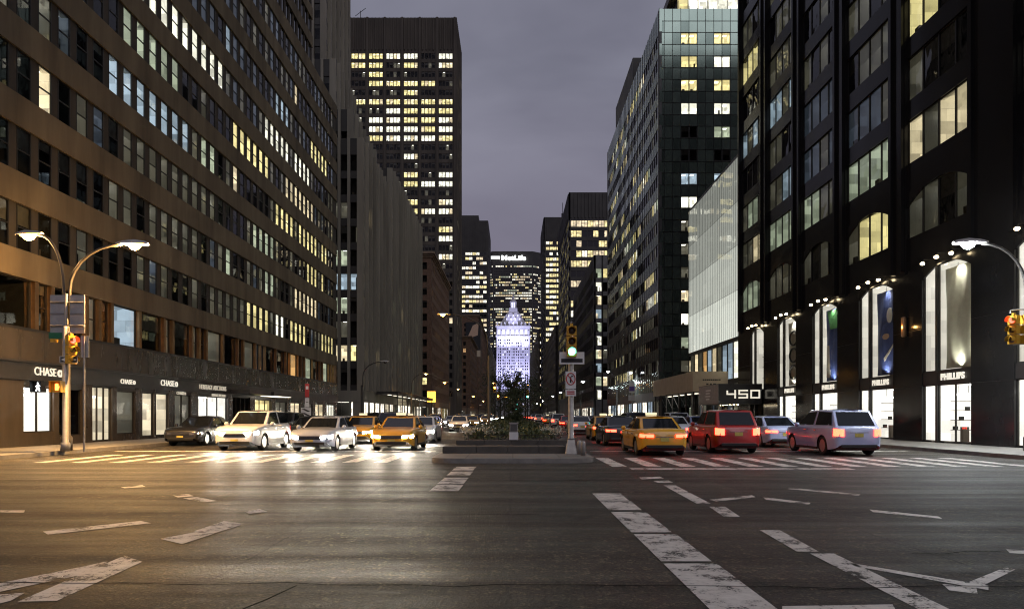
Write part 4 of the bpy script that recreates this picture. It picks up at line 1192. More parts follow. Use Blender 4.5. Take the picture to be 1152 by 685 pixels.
B15 = building('brick_block', 'plain mid-rise block at the avenue between the office tower and the slender tower')
w15 = MB('tower_concrete'); brick_block(B15, w15, 21, 50, 336, 476, 46, 1, 151, 0.3, wall='tower_concrete', far=True, kinds=('yellow', 'white', 'warm'), corn=False)
ground_shops(B15, w15, right_side(21, 476), 140, 6, 5, ['warm', 'white', 'cool'], 'tower_concrete', 3.6, 5.19, 15); ground_shops(B15, w15, north(21, 336), 29, 5, 4, ['warm', 'dim'], 'tower_concrete', 3.6, 5.19, 16)
w15.build('wall', B15)
# far side walls of the avenue up to the lit tower
B16 = building('far_block', 'low far block on the left kerb, before the foot of the violet lit tower')
w16 = MB('tower_concrete'); brick_block(B16, w16, -50, -22, 660, 900, 70, -1, 161, 0.3, wall='tower_concrete', far=True, kinds=('yellow', 'white', 'warm'), corn=False, pitch=3.4, ww=2, wh=2); w16.box(-50, -22.0, 660, 900, 0.15, 5.2, 'tower_concrete'); w16.build('wall', B16)
B17 = building('far_block', 'low far block on the right kerb, before the foot of the violet lit tower')
w17 = MB('tower_concrete'); brick_block(B17, w17, 22, 50, 580, 900, 75, 1, 171, 0.3, wall='tower_concrete', far=True, kinds=('yellow', 'white', 'warm'), corn=False, pitch=3.4, ww=2, wh=2); w17.box(22.0, 50, 580, 900, 0.15, 5.2, 'tower_concrete'); w17.build('wall', B17)

# ---- the violet floodlit tower with the pyramid roof
B18 = building('floodlit_tower', 'violet floodlit stone tower with pyramid roof and lantern, closing the avenue')
w18 = MB('helmsley_stone')
cx18, y18 = 0.5, 965.0
hw18 = 23.5
f = north(cx18 - hw18, y18)
rws = [(8 + 4.1 * k, 2.3) for k in range(25)]
bb = []
u = 2.0
for grp in range(7):
    for q in range(2): bb.append((u + q * 2.6, u + q * 2.6 + 1.7))
    u += 6.35
rows_wall(w18, f, 2 * hw18, 0.15, 112, rws, bb, 'helmsley_stone', 'helmsley_stone', 0.35, 0.0, 0.9)
rh = random.Random(181)
for k, (z, h) in enumerate(rws):
    for i, (u0, u1) in enumerate(bb): want(B18, f, u0, z, 1.7, h, 'far', 'violet' if rh.random() < 0.12 else 'dimblue' if rh.random() < 0.4 else 'dark', setback=0.5)
for g_ in range(8): w18.box(0.1 + g_ * 6.35, 1.5 + g_ * 6.35 - 0.2, -0.7, -0.003, 12, 121, 'helmsley_stone', f.T)
w18.box(cx18 - hw18 - 1.2, cx18 + hw18 + 1.2, y18 - 1.2, y18 + 34, 112.0, 113.6)
rows_wall(w18, f, 2 * hw18, 113.6, 126, [(115.5, 7.0)], [(1.6 + 6.35 * i, 5.0 + 6.35 * i) for i in range(7)], 'helmsley_stone', 'helmsley_stone', 0.0, 0.02, 0.9)
for i in range(7): want(B18, f, 1.6 + 6.35 * i, 115.5, 3.4, 7.0, 'far', 'violet', setback=0.6)
w18.box(cx18 - hw18 - 1.5, cx18 + hw18 + 1.5, y18 - 1.5, y18 + 34, 126.0, 128)
w18.box(cx18 - hw18 + 2, cx18 + hw18 - 2, y18 + 2, y18 + 32, 0.15, 125.9, 'core')
for sx in (-1, 1):
    w18.box(cx18 + sx * hw18 - 0.4, cx18 + sx * hw18 + 0.4, y18 + 1, y18 + 33, 0.15, 126)
for k in range(9):     # parapet finials
    x_ = cx18 - hw18 + 1 + k * (2 * hw18 - 2) / 8
    w18.box(x_ - 0.8, x_ + 0.8, y18 - 1.2, y18 + 0.6, 128, 132.5)
w18.build('wall', B18)
r18 = MB('helmsley_stone')
def frustum(mb, x, y, w0, w1, d0, d1, z0, z1):
    v = [(x - w0, y - d0, z0), (x + w0, y - d0, z0), (x + w0, y + d0, z0), (x - w0, y + d0, z0), (x - w1, y - d1, z1), (x + w1, y - d1, z1), (x + w1, y + d1, z1), (x - w1, y + d1, z1)]
    mb.raw(v, [(3, 2, 1, 0), (4, 5, 6, 7), (0, 1, 5, 4), (1, 2, 6, 5), (2, 3, 7, 6), (3, 0, 4, 7)], [None] * 6)
yc = y18 + 16
frustum(r18, cx18, yc, 20.5, 7.5, 15, 6, 128, 149)
for row, (n_, zz) in enumerate(((5, 130.5), (4, 136.0), (3, 141.5))):
    t_ = (zz - 128) / 21
    hw = 20.5 - 13 * t_
    for i in range(n_):
        x_ = cx18 + (i - (n_ - 1) / 2) * hw * 1.6 / n_
        yy = yc - (15 - 9 * t_) + 0.8
        r18.box(x_ - 1.1, x_ + 1.1, yy - 1.6, yy + 1.5, zz, zz + 3.6)
        want(B18, north(x_ - 0.7, yy - 1.7), 0, zz + 0.5, 1.4, 2.2, 'far', 'violet', setback=0.02, name='dormer_window')
rf = r18.build('roof', B18)
l18 = MB('helmsley_stone')
frustum(l18, cx18, yc, 6.4, 5.6, 5.4, 4.8, 149, 155)
for k in range(8):
    a = 2 * PI * k / 8
    l18.box(cx18 + 4.2 * math.cos(a) - 0.5, cx18 + 4.2 * math.cos(a) + 0.5, yc + 4.2 * math.sin(a) - 0.5, yc + 4.2 * math.sin(a) + 0.5, 155, 163)
l18.lathe([(5.2, 163), (5.2, 164.2), (3.8, 166.5), (2.2, 168), (1.6, 171), (0.5, 174), (0.1, 177)], (cx18, yc, 0), 12)
l18.build('lantern', rf)
lc = MB('room_violet'); lc.lathe([(2.6, 155.1), (2.6, 162.9)], (cx18, yc, 0), 10); lc.build('lantern_light', rf)
for x_, pw_ in ((-16, 1), (0, 1), (16, 1)):
    light('floodlight', 'SPOT', (cx18 + x_ * 1.3, y18 - 34, 30), 170000, (0.55, 0.56, 1.0), B18, 2.0, 110, (cx18 + x_, y18, 85))
    light('floodlight', 'SPOT', (cx18 + x_, y18 - 16, 96), 42000, (0.62, 0.65, 1.0), B18, 1.0, 120, (cx18 + x_ * 0.8, y18 + 4, 126))
light('floodlight', 'SPOT', (cx18, y18 - 14, 128), 50000, (0.6, 0.62, 1.0), B18, 1.0, 80, (cx18, yc, 156))

# ---- the broad slab tower behind it with lit sign
B19 = building('slab_tower', 'broad dark slab tower full of small lit windows with white sign on top')
w19 = MB('tower_dark')
rm19 = random.Random(191)
zt19 = 250
plan = [(-62, 1062), (-30, 1036), (30, 1036), (62, 1062), (62, 1080), (-62, 1080)]
w19.prism([(x * 0.985, y + 2) for x, y in plan], 0.15, zt19 - 0.5, 'core')
rws = [(40 + 4.05 * k, 2.1) for k in range(47)]
lr19 = {}
for seg in range(3):
    a, b_ = plan[seg], plan[seg + 1]
    L = math.hypot(b_[0] - a[0], b_[1] - a[1]); rz = math.atan2(b_[1] - a[1], b_[0] - a[0])
    f = Frame(a[0], a[1], rz)
    bb = grid_bays(L, 2.5, 1.9, 0.4)
    rows_wall(w19, f, L, 0.15, zt19, rws, bb, 'tower_dark', 'tower_dark', 0.05, 0.0, 0.6)
    for k, (z, h) in enumerate(rws):
        if k not in lr19: lr19[k] = rm19.choice([0.4, 0.5, 0.6, 0.7, 0.85]) if k not in (31, 32, 44, 45) else 0.03
        run = 'dark'
        for i, (u0, u1) in enumerate(bb):
            if rm19.random() < 0.45: run = rm19.choice(['yellow', 'white', 'warm', 'white', 'green']) if rm19.random() < lr19[k] else 'dark'
            want(B19, f, u0, z, 1.9, h, 'far', run, setback=0.3)
w19.build('wall', B19)
text_mesh('sign_lettering', 'MetLife', 9.5, 1.2, 'sign_lit', B19, Matrix.Translation((1.0, 1034.6, 239.5)), 1.02, 0.25, 37)
b = MB('sign_lit'); b.box(-33, -20, 1035.0, 1035.8, 238.5, 242.2); b.build('light_strip', B19)

#@@WINDOWS
# ------------------------------------------------------------------ windows: nearest hundred of a building as parts, the rest as one part
bpy.context.view_layer.update()
_dg = bpy.context.evaluated_depsgraph_get()
_eye = Vector((0, 0, CAM_H))
def seen(fr, u, z, w, h):
    n = 0
    for a, b_ in ((0.5, 0.5), (0.2, 0.8), (0.8, 0.3)):
        p = fr.pt(u + w * a, -0.02, z + h * b_)
        if p.y < 3: continue
        sx = CX + p.x / p.y * F; sy = CY - (p.z - CAM_H) / p.y * F
        if not (-4 < sx < 1156 and -4 < sy < 689): continue
        d = p - _eye; L = d.length
        hit, loc, *_ = scn.ray_cast(_dg, _eye, d.normalized(), distance=L + 0.01)
        if not hit or (loc - _eye).length > L - 0.35: n += 1
    return n
def far_raw(w, h, lit, setback):
    b = MB()
    b.poly([(0, setback, 0), (w, setback, 0), (w, setback, h), (0, setback, h)], 'car_glass' if lit == 'dark' else 'room_' + lit)
    if lit != 'dark':
        b.box(w * 0.47, w * 0.53, setback - 0.05, setback - 0.002, 0.001, h - 0.001, 'dark_frame')
    return b
_var = random.Random(404)
by = {}
for it in WINDOWS: by.setdefault(it[0].name, []).append(it)
for bn, items in by.items():
    bld = items[0][0]
    scored = []
    for it in items:
        _, name, fr, u, z, (w, h, style, lit), kw = it
        c = fr.pt(u + w / 2, 0, z + h / 2)
        v = seen(fr, u, z, w, h)
        nrm = fr.T.to_3x3() @ Vector((0, -1, 0))
        d = (c - _eye)
        area = w * h * abs(nrm.dot(d.normalized())) / d.length_squared
        if lit == 'dark': area *= 0.8
        if name != 'window': area *= 3
        vr = _var.randrange(60)
        scored.append((area * v, v, vr if name == 'window' else 4, it))
    scored.sort(key=lambda t: -t[0])
    far_bld = min(t[3][2].pt(0, 0, 0).y for t in scored) > 300
    rest = MB()
    counts = {}
    for sc, v, var, it in scored:
        _, name, fr, u, z, (w, h, style, lit), kw = it
        if v == 0 and far_bld: continue
        near = fr.pt(u, 0, z).y < 130
        if style == 'far':
            key = ('far', w, h, lit, kw.get('setback', 0.2))
        else:
            if not near: var = var % 6
            key = (w, h, style, lit, var, tuple(sorted(kw.items())))
        if key not in _wcache:
            _wcache[key] = [far_raw(w, h, lit, kw.get('setback', 0.2)) if style == 'far' else window_raw(w, h, style, lit, var=var, **{k_: v_ for k_, v_ in kw.items()}), None]
        ent = _wcache[key]
        counts.setdefault(name, 0)
        if v > 0 and counts[name] < 100:
            counts[name] += 1
            if ent[1] is None: ent[1] = ent[0].mesh(name)
            o = bpy.data.objects.new(name, ent[1]); col.objects.link(o); o.parent = bld
            o.location = fr.pt(u, 0, z); o.rotation_euler[2] = fr.r
        else:
            T = Matrix.Translation(fr.pt(u, 0, z)) @ Matrix.Rotation(fr.r, 4, 'Z')
            rest.raw(ent[0].v, ent[0].f, ent[0].m, T)
    if rest.v:
        tag(rest.build('window', bld), kind='stuff')
#@@STREET
# ------------------------------------------------------------------ lettering on the shops
def wall_text(label, body, side, Y, Z, size, mat, d=0.1, width=None, logo=False, cat='shop sign', bold=0.0, X=None):
    fr = left_side(-21, Y) if side < 0 else right_side(21 if X is None else X, Y)
    root = empty('shop_sign', fr.pt(0, -d, Z), fr.r, label, cat)
    text_mesh('lettering', body, size, 0.04, mat, root, None, 1.05, bold, width)
    if logo:      # an octagon of four bars round a square hole
        xs = (width or size * 3) / 2 + size * 0.55
        b = MB(mat); s = size * 0.34; h = s * 0.42
        for k in range(4):
            c, sn = [(1, 0), (0, 1), (-1, 0), (0, -1)][k]
            q = [(-h, s), (s * 0.45, s), (s, s * 0.45), (s, h), (-h, h)]
            q = [(x * 0.92, y * 0.92) for x, y in q]
            pts = [(xs + x * c - y * sn, -0.02, x * sn + y * c) for x, y in q]
            b.poly(pts); b.poly([(x, 0.02, z) for x, _, z in pts][::-1])
            for i in range(5):
                p, p2 = pts[i], pts[(i + 1) % 5]
                b.poly([p, (p[0], 0.02, p[2]), (p2[0], 0.02, p2[2]), p2])
        b.build('logo', root)
    return root
wall_text('large pale shop sign reading CHASE with octagon logo, nearest on the black fascia', 'CHASE', -1, 30.5, 3.42, 0.52, 'letter_lit', 0.12, 1.4, True)
wall_text('small pale CHASE lettering over the bright shop window by the signal pole', 'CHASE', -1, 31.7, 2.86, 0.3, 'letter_lit', 0.06, 0.95, False)
wall_text('small pale CHASE sign with octagon logo, above the lit shop door', 'CHASE', -1, 36.9, 3.3, 0.36, 'letter_lit', 0.12, 1.1, True)
wall_text('larger CHASE sign with octagon logo, above the paired pale shop windows', 'CHASE', -1, 41.3, 3.42, 0.5, 'letter_lit', 0.12, 1.6, True)
wall_text('small dim CHASE lettering under the fascia, left of the auction shop', 'CHASE', -1, 43.0, 2.88, 0.28, 'letter_dim', 0.06, 0.95, True)
wall_text('pale HERITAGE AUCTIONS sign above the brightest white shop window', 'HERITAGE AUCTIONS', -1, 47.6, 3.4, 0.45, 'letter_dim', 0.12, 4.2)
wall_text('small HERITAGE AUCTIONS lettering directly over the white shop window', 'HERITAGE AUCTIONS', -1, 48.6, 2.9, 0.26, 'letter_dim', 0.06, 2.2)
for Y, (a, b), w_ in ((32.5, (31.3, 35.06), 'above the double glass door'), (38.9, (37.7, 41.45), 'under the dark blue hanging banner'), (45.4, (44.2, 47.9), 'under the plain blue banner'), (51.8, (50.7, 54.2), 'under the banner of black loops')):
    wall_text('white PHILLIPS lettering ' + w_, 'PHILLIPS', 1, (a + b - 1.1) / 2, 3.36, 0.42, 'letter_lit', 0.0, 1.75, False, bold=0.018)

# hangings inside the gallery windows
def banner(Y0, Y1, z0, z1, label, draw, base):
    fr = right_side(21, Y1)
    root = empty('banner', fr.pt(0, 0.42, z0), fr.r, label, 'banner')
    w, h = Y1 - Y0, z1 - z0
    b = MB(base); n = 24
    for i in range(n):
        for j in range(16):
            q = []
            for a, c in ((i, j), (i + 1, j), (i + 1, j + 1), (i, j + 1)):
                u, v = a / n, c / 16
                q.append((u * w, 0.035 * math.sin(u * 17 + 2.2 * math.sin(v * 4)) * (1.1 - 0.4 * v), v * h))
            b.poly(q)
    b.smooth = True
    o = b.build('cloth', root)
    light('banner_light', 'SPOT', (w * 0.5, -0.16, h + 0.1), 130, (1, 0.93, 0.78), root, 0.05, 120, (w * 0.5, 0.05, h * 0.25))
    light('banner_light', 'SPOT', (w * 0.5, -0.2, -0.02), 130, (1, 0.93, 0.78), root, 0.05, 120, (w * 0.5, 0.1, h * 0.8))  # uplight added below the cloth only to brighten it
    draw(root, w, h)
surf('banner_navy', (0.02, 0.03, 0.10), (0.035, 0.06, 0.2), 0.6, 1.3)
surf('banner_blue', (0.05, 0.09, 0.30), (0.03, 0.05, 0.18), 0.6, 1.5)
surf('banner_skin', (0.6, 0.42, 0.30), (0.45, 0.3, 0.2), 0.6, 4)
surf('banner_black', (0.015, 0.015, 0.017), None, 0.6, 4)
surf('banner_green', (0.08, 0.3, 0.1), None, 0.6, 4)
def shape(root, name, pts, mat, d=-0.07):
    b = MB(mat); n = len(pts)
    b.poly([(x, d, z) for x, z in pts]); b.poly([(x, d + 0.012, z) for x, z in pts][::-1])
    for i in range(n):
        p, q = pts[i], pts[(i + 1) % n]
        b.poly([(p[0], d, p[1]), (p[0], d + 0.012, p[1]), (q[0], d + 0.012, q[1]), (q[0], d, q[1])])
    b.build(name, root)
def d_navy(root, w, h):
    el = lambda cx, cz, rx, rz, n=14: [(cx + rx * math.cos(2 * PI * k / n), cz + rz * math.sin(2 * PI * k / n)) for k in range(n)]
    shape(root, 'printed_shape', [(w * x, h * z) for x, z in ((0.2, 0.08), (0.85, 0.02), (0.98, 0.35), (0.85, 0.58), (0.6, 0.64), (0.3, 0.6), (0.12, 0.38))], 'banner_blue', -0.06)
    shape(root, 'printed_shape', el(w * 0.62, h * 0.70, w * 0.13, h * 0.09), 'sheet_pale', -0.075)
    shape(root, 'printed_shape', el(w * 0.45, h * 0.46, w * 0.16, h * 0.035), 'banner_skin', -0.076)
    shape(root, 'printed_shape', [(w * x, h * z) for x, z in ((0.35, 0.2), (0.8, 0.36), (0.82, 0.34), (0.4, 0.16))], 'sheet_pale', -0.077)
def d_blue(root, w, h):
    shape(root, 'printed_shape', [(w * x, h * z) for x, z in ((0.3, 0.72), (0.7, 0.72), (0.95, 0.98), (0.1, 0.98))], 'banner_green', -0.06)
    shape(root, 'printed_shape', [(w * x, h * z) for x, z in ((0.05, 0.05), (0.3, 0.05), (0.22, 0.5), (0.08, 0.5))], 'sheet_pale', -0.06)
def d_loops(root, w, h):
    b = MB('banner_black')
    for cz in (0.2, 0.47, 0.74):
        b.tube([(w * (0.5 + 0.33 * math.cos(2 * PI * k / 18)), -0.08, h * (cz + 0.11 * math.sin(2 * PI * k / 18))) for k in range(19)], 0.07, 6)
    b.build('printed_loop', root)
banner(31.45, 33.75, 3.8, 8.7, 'pale grey-green draped sheet filling the gallery window above the double door', lambda r_, w, h: None, 'drape')
banner(37.85, 40.1, 3.8, 8.6, 'dark blue hanging banner with a pale printed form, in the second gallery window', d_navy, 'banner_navy')
banner(44.35, 46.6, 3.8, 8.6, 'mid blue hanging banner with green top, in the third gallery window', d_blue, 'banner_blue')
banner(50.85, 53.0, 3.8, 8.6, 'white hanging banner with black loops, in the fourth gallery window', d_loops, 'sheet_pale')

# advertising banner on the distant block
bb_ = empty('advertising_banner', (-20.3, 415, 36), 0, 'tall dark advertising banner with pale foot, hung on the distant brick block', 'banner')
b = MB('surf_none' if False else 'banner_black'); b.box(-8.4, 0.6, -0.6, -0.1, 5, 22); b.build('cloth', bb_)
shape(bb_, 'printed_shape', [(-7.5, 12), (-4, 20), (-0.5, 21.5), (-1, 14), (-4.5, 12.8)], 'banner_skin', -0.66)
shape(bb_, 'printed_shape', [(-8.2, 8), (-6.5, 11.8), (-3.2, 11.6), (-4.5, 8), (-6.6, 5.6)], 'banner_skin', -0.66)
b = MB('white_board'); b.box(-8.4, 0.6, -0.62, -0.1, 1.0, 4.9); b.build('foot_board', bb_)
b = MB('pole_bronze'); b.box(0.7, 1.2, -0.5, 0, -10, 26); b.build('frame', bb_)

# ------------------------------------------------------------------ entrance canopy 450 and the sidewalk shed
cn = empty('entrance_canopy', (17.3, 57.4, 0.152), 0, 'black entrance canopy with large pale number 450 on its front', 'canopy')
b = MB('shop_black'); b.box(0, 3.66, 0, 6.1, 2.28, 4.0); b.build('roof', cn, bevel=0.02)
b = MB('galvanised'); b.box(-0.03, -0.003, 0.02, 6.0, 2.32, 3.95); sp = b.build('side_panel', cn)
b = MB('sign_white')
for i, (y, z, w_) in enumerate(((2.2, 3.45, 1.5), (2.5, 3.2, 1.2), (2.3, 2.95, 1.5), (2.6, 2.7, 1.0))): b.box(-0.045, -0.0315, y, y + w_, z, z + 0.13)
b.build('panel_print', sp)
# squared numerals built from strokes
nb = MB('letter_lit')
def strokes(x, segs, w=0.13):
    for (x0, z0, x1, z1) in segs:
        nb.box(x + min(x0, x1) - (w / 2 if x0 == x1 else 0), x + max(x0, x1) + (w / 2 if x0 == x1 else 0), -0.05, -0.004, min(z0, z1) - (w / 2 if z0 == z1 else 0), max(z0, z1) + (w / 2 if z0 == z1 else 0))
zb, zm, zt_ = 2.83, 3.13, 3.43
strokes(0.72, [(0.0, zt_, 0.0, zm + 0.07), (0.0 - 0.065, zm, 0.74, zm), (0.66, zm + 0.35, 0.66, zm + 0.07), (0.66, zm - 0.07, 0.66, zb - 0.06)])
strokes(1.66, [(0.0, zt_, 0.80, zt_), (0.065, zt_ - 0.066, 0.065, zm + 0.066), (0.0, zm, 0.80, zm), (0.735, zm - 0.066, 0.735, zb + 0.066), (0.0, zb, 0.80, zb)])
strokes(2.66, [(0.0, zt_, 0.82, zt_), (0.065, zt_ - 0.066, 0.065, zb + 0.066), (0.755, zt_ - 0.066, 0.755, zb + 0.066), (0.0, zb, 0.82, zb)])
nb.build('number', cn)
for y in (0.4, 5.7):
    b = MB('chrome'); b.tube([(0.2, y, 0), (0.2, y, 2.28)], 0.06, 10); b.build('post', cn)
b = MB('downlight')
for i in range(6): b.lathe([(0.08, 0), (0.08, 0.03)], (1.8, 0.6 + i, 2.245), 10)
b.build('ceiling_lamp', cn)
light('canopy_light', 'AREA', (1.8, 3, 2.2), 90, (1, 0.85, 0.6), cn, 1.5, None, (1.8, 3, 0))

sh = empty('sidewalk_shed', (17.45, 66.2, 0.152), 0, 'sidewalk shed with beige plywood parapet on dark steel posts, beyond the 450 canopy', 'scaffold')
b = MB('white_board')
b.box(0, 3.4, 0, 0.06, 3.65, 5.6); b.box(0, 0.06, 0.061, 18.6, 3.65, 5.6); b.build('parapet', sh)
b = MB('pale_concrete'); b.box(0.065, 3.4, 0.065, 18.6, 3.66, 3.9); b.build('deck', sh)
for i in range(7):
    for x in (0.15, 3.1):
        b = MB('pole_dark'); b.box(x - 0.06, x + 0.06, 0.2 + i * 2.95, 0.32 + i * 2.95, 0, 3.655); b.build('post', sh)
b = MB('pole_dark')
for i in range(6): b.tube([(0.15, 0.26 + i * 2.95, 2.0), (0.15, 0.26 + (i + 1) * 2.95, 3.6)], 0.035, 6)
b.build('brace', sh)
b = MB('sign_black')
for z, x0, ws in ((4.72, 0.95, (0.17, 0.15, 0.2, 0.14, 0.18, 0.16, 0.2, 0.13, 0.17)), (4.3, 1.3, (0.22, 0.2, 0.3))):
    x = x0
    for w_ in ws: b.box(x, x + w_, -0.012, -0.002, z, z + 0.13); x += w_ + (0.03 if len(ws) > 3 else 0.12)
b.build('faded_print', sh)
b = MB('canopy_lit')
for i in range(6): b.box(1.4, 1.7, 1.2 + i * 2.95, 2.2 + i * 2.95, 3.56, 3.62)
b.build('lamp_strip', sh)
light('shed_light', 'AREA', (1.6, 9, 3.5), 160, (1, 0.95, 0.85), sh, 6, None, (1.6, 9, 0))

s2 = empty('sidewalk_shed', (-17.5, 104, 0.152), 0, 'dark steel sidewalk shed with thin flat roof along the pale fin building', 'scaffold')
b = MB('pole_dark'); b.box(-3.3, 0, 0, 50, 4.55, 5.0); b.build('deck', s2)
for i in range(11):
    b = MB('pole_dark'); b.box(-0.2, -0.08, 0.2 + i * 4.9, 0.32 + i * 4.9, 0, 4.55); b.build('post', s2)
b = MB('canopy_lit')
for i in range(10): b.box(-1.9, -1.5, 1.5 + i * 4.9, 3.2 + i * 4.9, 4.49, 4.54)
b.build('lamp_strip', s2)
b = MB('pole_dark')
for z in (3.4, 4.0): b.box(-0.17, -0.11, 0.33, 49, z, z + 0.08)
b.build('rail', s2)
light('shed_light', 'AREA', (-1.6, 25, 4.4), 500, (1, 0.9, 0.7), s2, 10, None, (-1.6, 25, 0))
og = empty('hanging_sign', (-17.9, 150, 0.152), 0, 'glowing amber hanging sign beyond the dark steel shed on the left', 'sign')
b = MB('sign_amber'); b.box(-0.9, 0.9, -0.1, 0.1, 4.2, 6.6); b.build('panel', og); b = MB('pole_dark'); b.tube([(-1, 0, 0), (-1, 0, 7)], 0.07, 6); b.build('post', og)

# ------------------------------------------------------------------ street lamps
def lamp_head(root, p, d, mat, s=1.0):
    """A cobra head: a tapered hood with the lens below, pointing along d."""
    d = Vector(d).normalized(); ang = math.atan2(d.y, d.x)
    T = Matrix.Translation(p) @ Matrix.Rotation(ang, 4, 'Z')
    b = MB('sign_aluminium'); b.smooth = True
    prof = [(-0.35, 0.05, 0.05), (-0.15, 0.13, 0.10), (0.15, 0.19, 0.13), (0.40, 0.15, 0.09), (0.48, 0.06, 0.05)]
    rings = []
    for x, hw, hh in prof:
        rings.append([(x * s, hw * s * math.cos(a), (0.03 + hh * math.sin(a)) * s) for a in [PI * k / 6 for k in range(7)]])
    v = [q for r_ in rings for q in r_]; fs = []
    for i in range(len(rings) - 1):
        for k in range(6): fs.append((i * 7 + k, i * 7 + k + 1, (i + 1) * 7 + k + 1, (i + 1) * 7 + k))
    b.raw(v, fs, [None] * len(fs), T)
    h = b.build('lamp_head', root)
    l = MB(mat); l.smooth = True
    l.raw(*(lambda m_: (m_.v, m_.f, m_.m))(_bowl(mat, 0.155 * s)), T)
    l.build('lens', h)
def _bowl(mat, r_):
    m_ = MB(mat)
    m_.lathe([(r_ * 0.25, -r_ * 0.75), (r_ * 0.7, -r_ * 0.5), (r_, -0.02), (r_ * 0.98, 0.03)], (0.12 * r_ / 0.155, 0, 0), 14)
    return m_
def street_lamp(x, y, arms, label, pole_mat='pole_bronze', mat='lamp_amber', power=1000, color=(1, 0.56, 0.2), h=8.5, real=True, group=None, z0=0.152, s=1.3, spill=None):
    root = empty('street_lamp', (x, y, z0), 0, label, 'street lamp', group)
    b = MB(pole_mat)
    b.lathe([(0.2, 0), (0.2, 0.5), (0.13, 0.62), (0.115, h * 0.62), (0.09, h * 0.63)], (0, 0, 0), 12); b.smooth = True
    b.build('pole', root)
    for k, (dx, dy, dz) in enumerate(arms):     # end point of each arm
        a = MB(pole_mat); a.smooth = True
        L = math.hypot(dx, dy); sx, sy = dx / L, dy / L
        o = 0.12
        pts = [(sx * o, sy * o, h * 0.60), (sx * o, sy * o, h * 0.76)]
        for q in range(1, 8):
            t = q / 7; an = t * PI / 2
            pts.append((sx * (o + (L - o - 0.3) * (1 - math.cos(an))), sy * (o + (L - o - 0.3) * (1 - math.cos(an))), h * 0.76 + (dz - h * 0.76) * math.sin(an)))
        a.tube(pts, 0.055, 8); a.build('arm', root)
        lamp_head(root, Vector((dx, dy, dz - 0.02)), (dx, dy, 0), mat, s)
        if real: light('lamp_light', 'SPOT', (dx * 1.04, dy * 1.04, dz - 0.2), (power[k] if isinstance(power, list) else power) * 1.3, color, root, 0.16, 166)
        if real and spill: light('lamp_spill', 'POINT', (dx * 1.04, dy * 1.04, dz - 0.25), spill[k], color, root, 0.16)
    return root
LL = street_lamp(-17.0, 26.0, [(2.35, 0.1, 7.85), (-1.6, 0.4, 8.3)], 'tall amber street lamp with two curved arms by the left kerb, nearest of all', power=[7500, 1300], color=(1, 0.56, 0.2), h=8.0, s=1.45, spill=[1500, 320])
street_lamp(19.6, 25.9, [(-2.0, 0.2, 7.9)], 'white street lamp reaching in over the right kerb, nearest on that side', mat='lamp_white', power=3200, color=(0.9, 0.96, 1.0), pole_mat='pole_dark', h=8.0, s=1.5, spill=[500])
street_lamp(-16.6, 75, [(2.4, 0, 7.2)], 'dark unlit street lamp with one curved arm before the pale fin building', mat='lens_off', real=False, pole_mat='pole_dark', h=7.4)
street_lamp(-2.1, 60, [(-3.9, 0, 10.2)], 'amber street lamp hanging over the left lanes from a thin median pole', power=1800, h=10.4)
street_lamp(17.5, 115, [(-1.5, -1.2, 8.6), (2.4, 1.0, 8.6)], 'twin-headed white street lamp beyond the sidewalk shed on the right', mat='lamp_white', power=1500, color=(0.9, 0.96, 1), pole_mat='pole_dark', h=8.6)
street_lamp(-17.6, 118, [(2.4, 0, 8.5)], 'amber street lamp in front of the dark steel shed on the left', power=1200)
street_lamp(17.6, 178, [(-2.2, 0, 8.6)], 'white street lamp at the corner building with the lit strip', mat='lamp_white', power=1300, color=(0.85, 0.95, 1), pole_mat='pole_dark')
street_lamp(-17.6, 190, [(2.2, 0, 8.6)], 'amber street lamp before the brown brick house with the cornice', power=1200)
street_lamp(2.3, 195, [(2.0, 0, 10)], 'amber street lamp on the median, behind the green signal', real=False)
street_lamp(-2.2, 170, [(-2.6, 0, 9.4)], 'amber street lamp on the median, left of the evergreen tree', real=False)
street_lamp(17.6, 148, [(-2.2, 0, 8.6)], 'white street lamp beneath the flank of the green glass tower', mat='lamp_white', real=False, pole_mat='pole_dark', s=1.6)
street_lamp(17.6, 218, [(-2.2, 0, 8.6)], 'white street lamp below the far end of the corner building', mat='lamp_white', real=False, pole_mat='pole_dark', s=1.8)
street_lamp(-17.6, 152, [(2.2, 0, 8.6)], 'amber street lamp at the far end of the dark steel shed', real=False, s=1.6)
for i, (X, Y, m_) in enumerate(((17.6, 260, 'lamp_white'), (17.6, 345, 'lamp_white'), (-17.6, 262, 'lamp_amber'), (-17.6, 350, 'lamp_amber'), (17.6, 430, 'lamp_white'), (-17.6, 440, 'lamp_white'))):
    street_lamp(X, Y, [(-2.2 if X > 0 else 2.2, 0, 8.6)], '%s street lamp far down the %s kerb, %s' % ('white' if m_ == 'lamp_white' else 'amber', 'right' if X > 0 else 'left', {260: 'at the square office tower', 345: 'at the plain mid-rise block', 262: 'below the tall dark six-bay tower', 350: 'before the tan brick block', 430: 'last before the slender tower', 440: 'below the advertising banner'}[Y]), mat=m_, real=False, pole_mat='pole_dark', group='far street lamps', s=2.0)

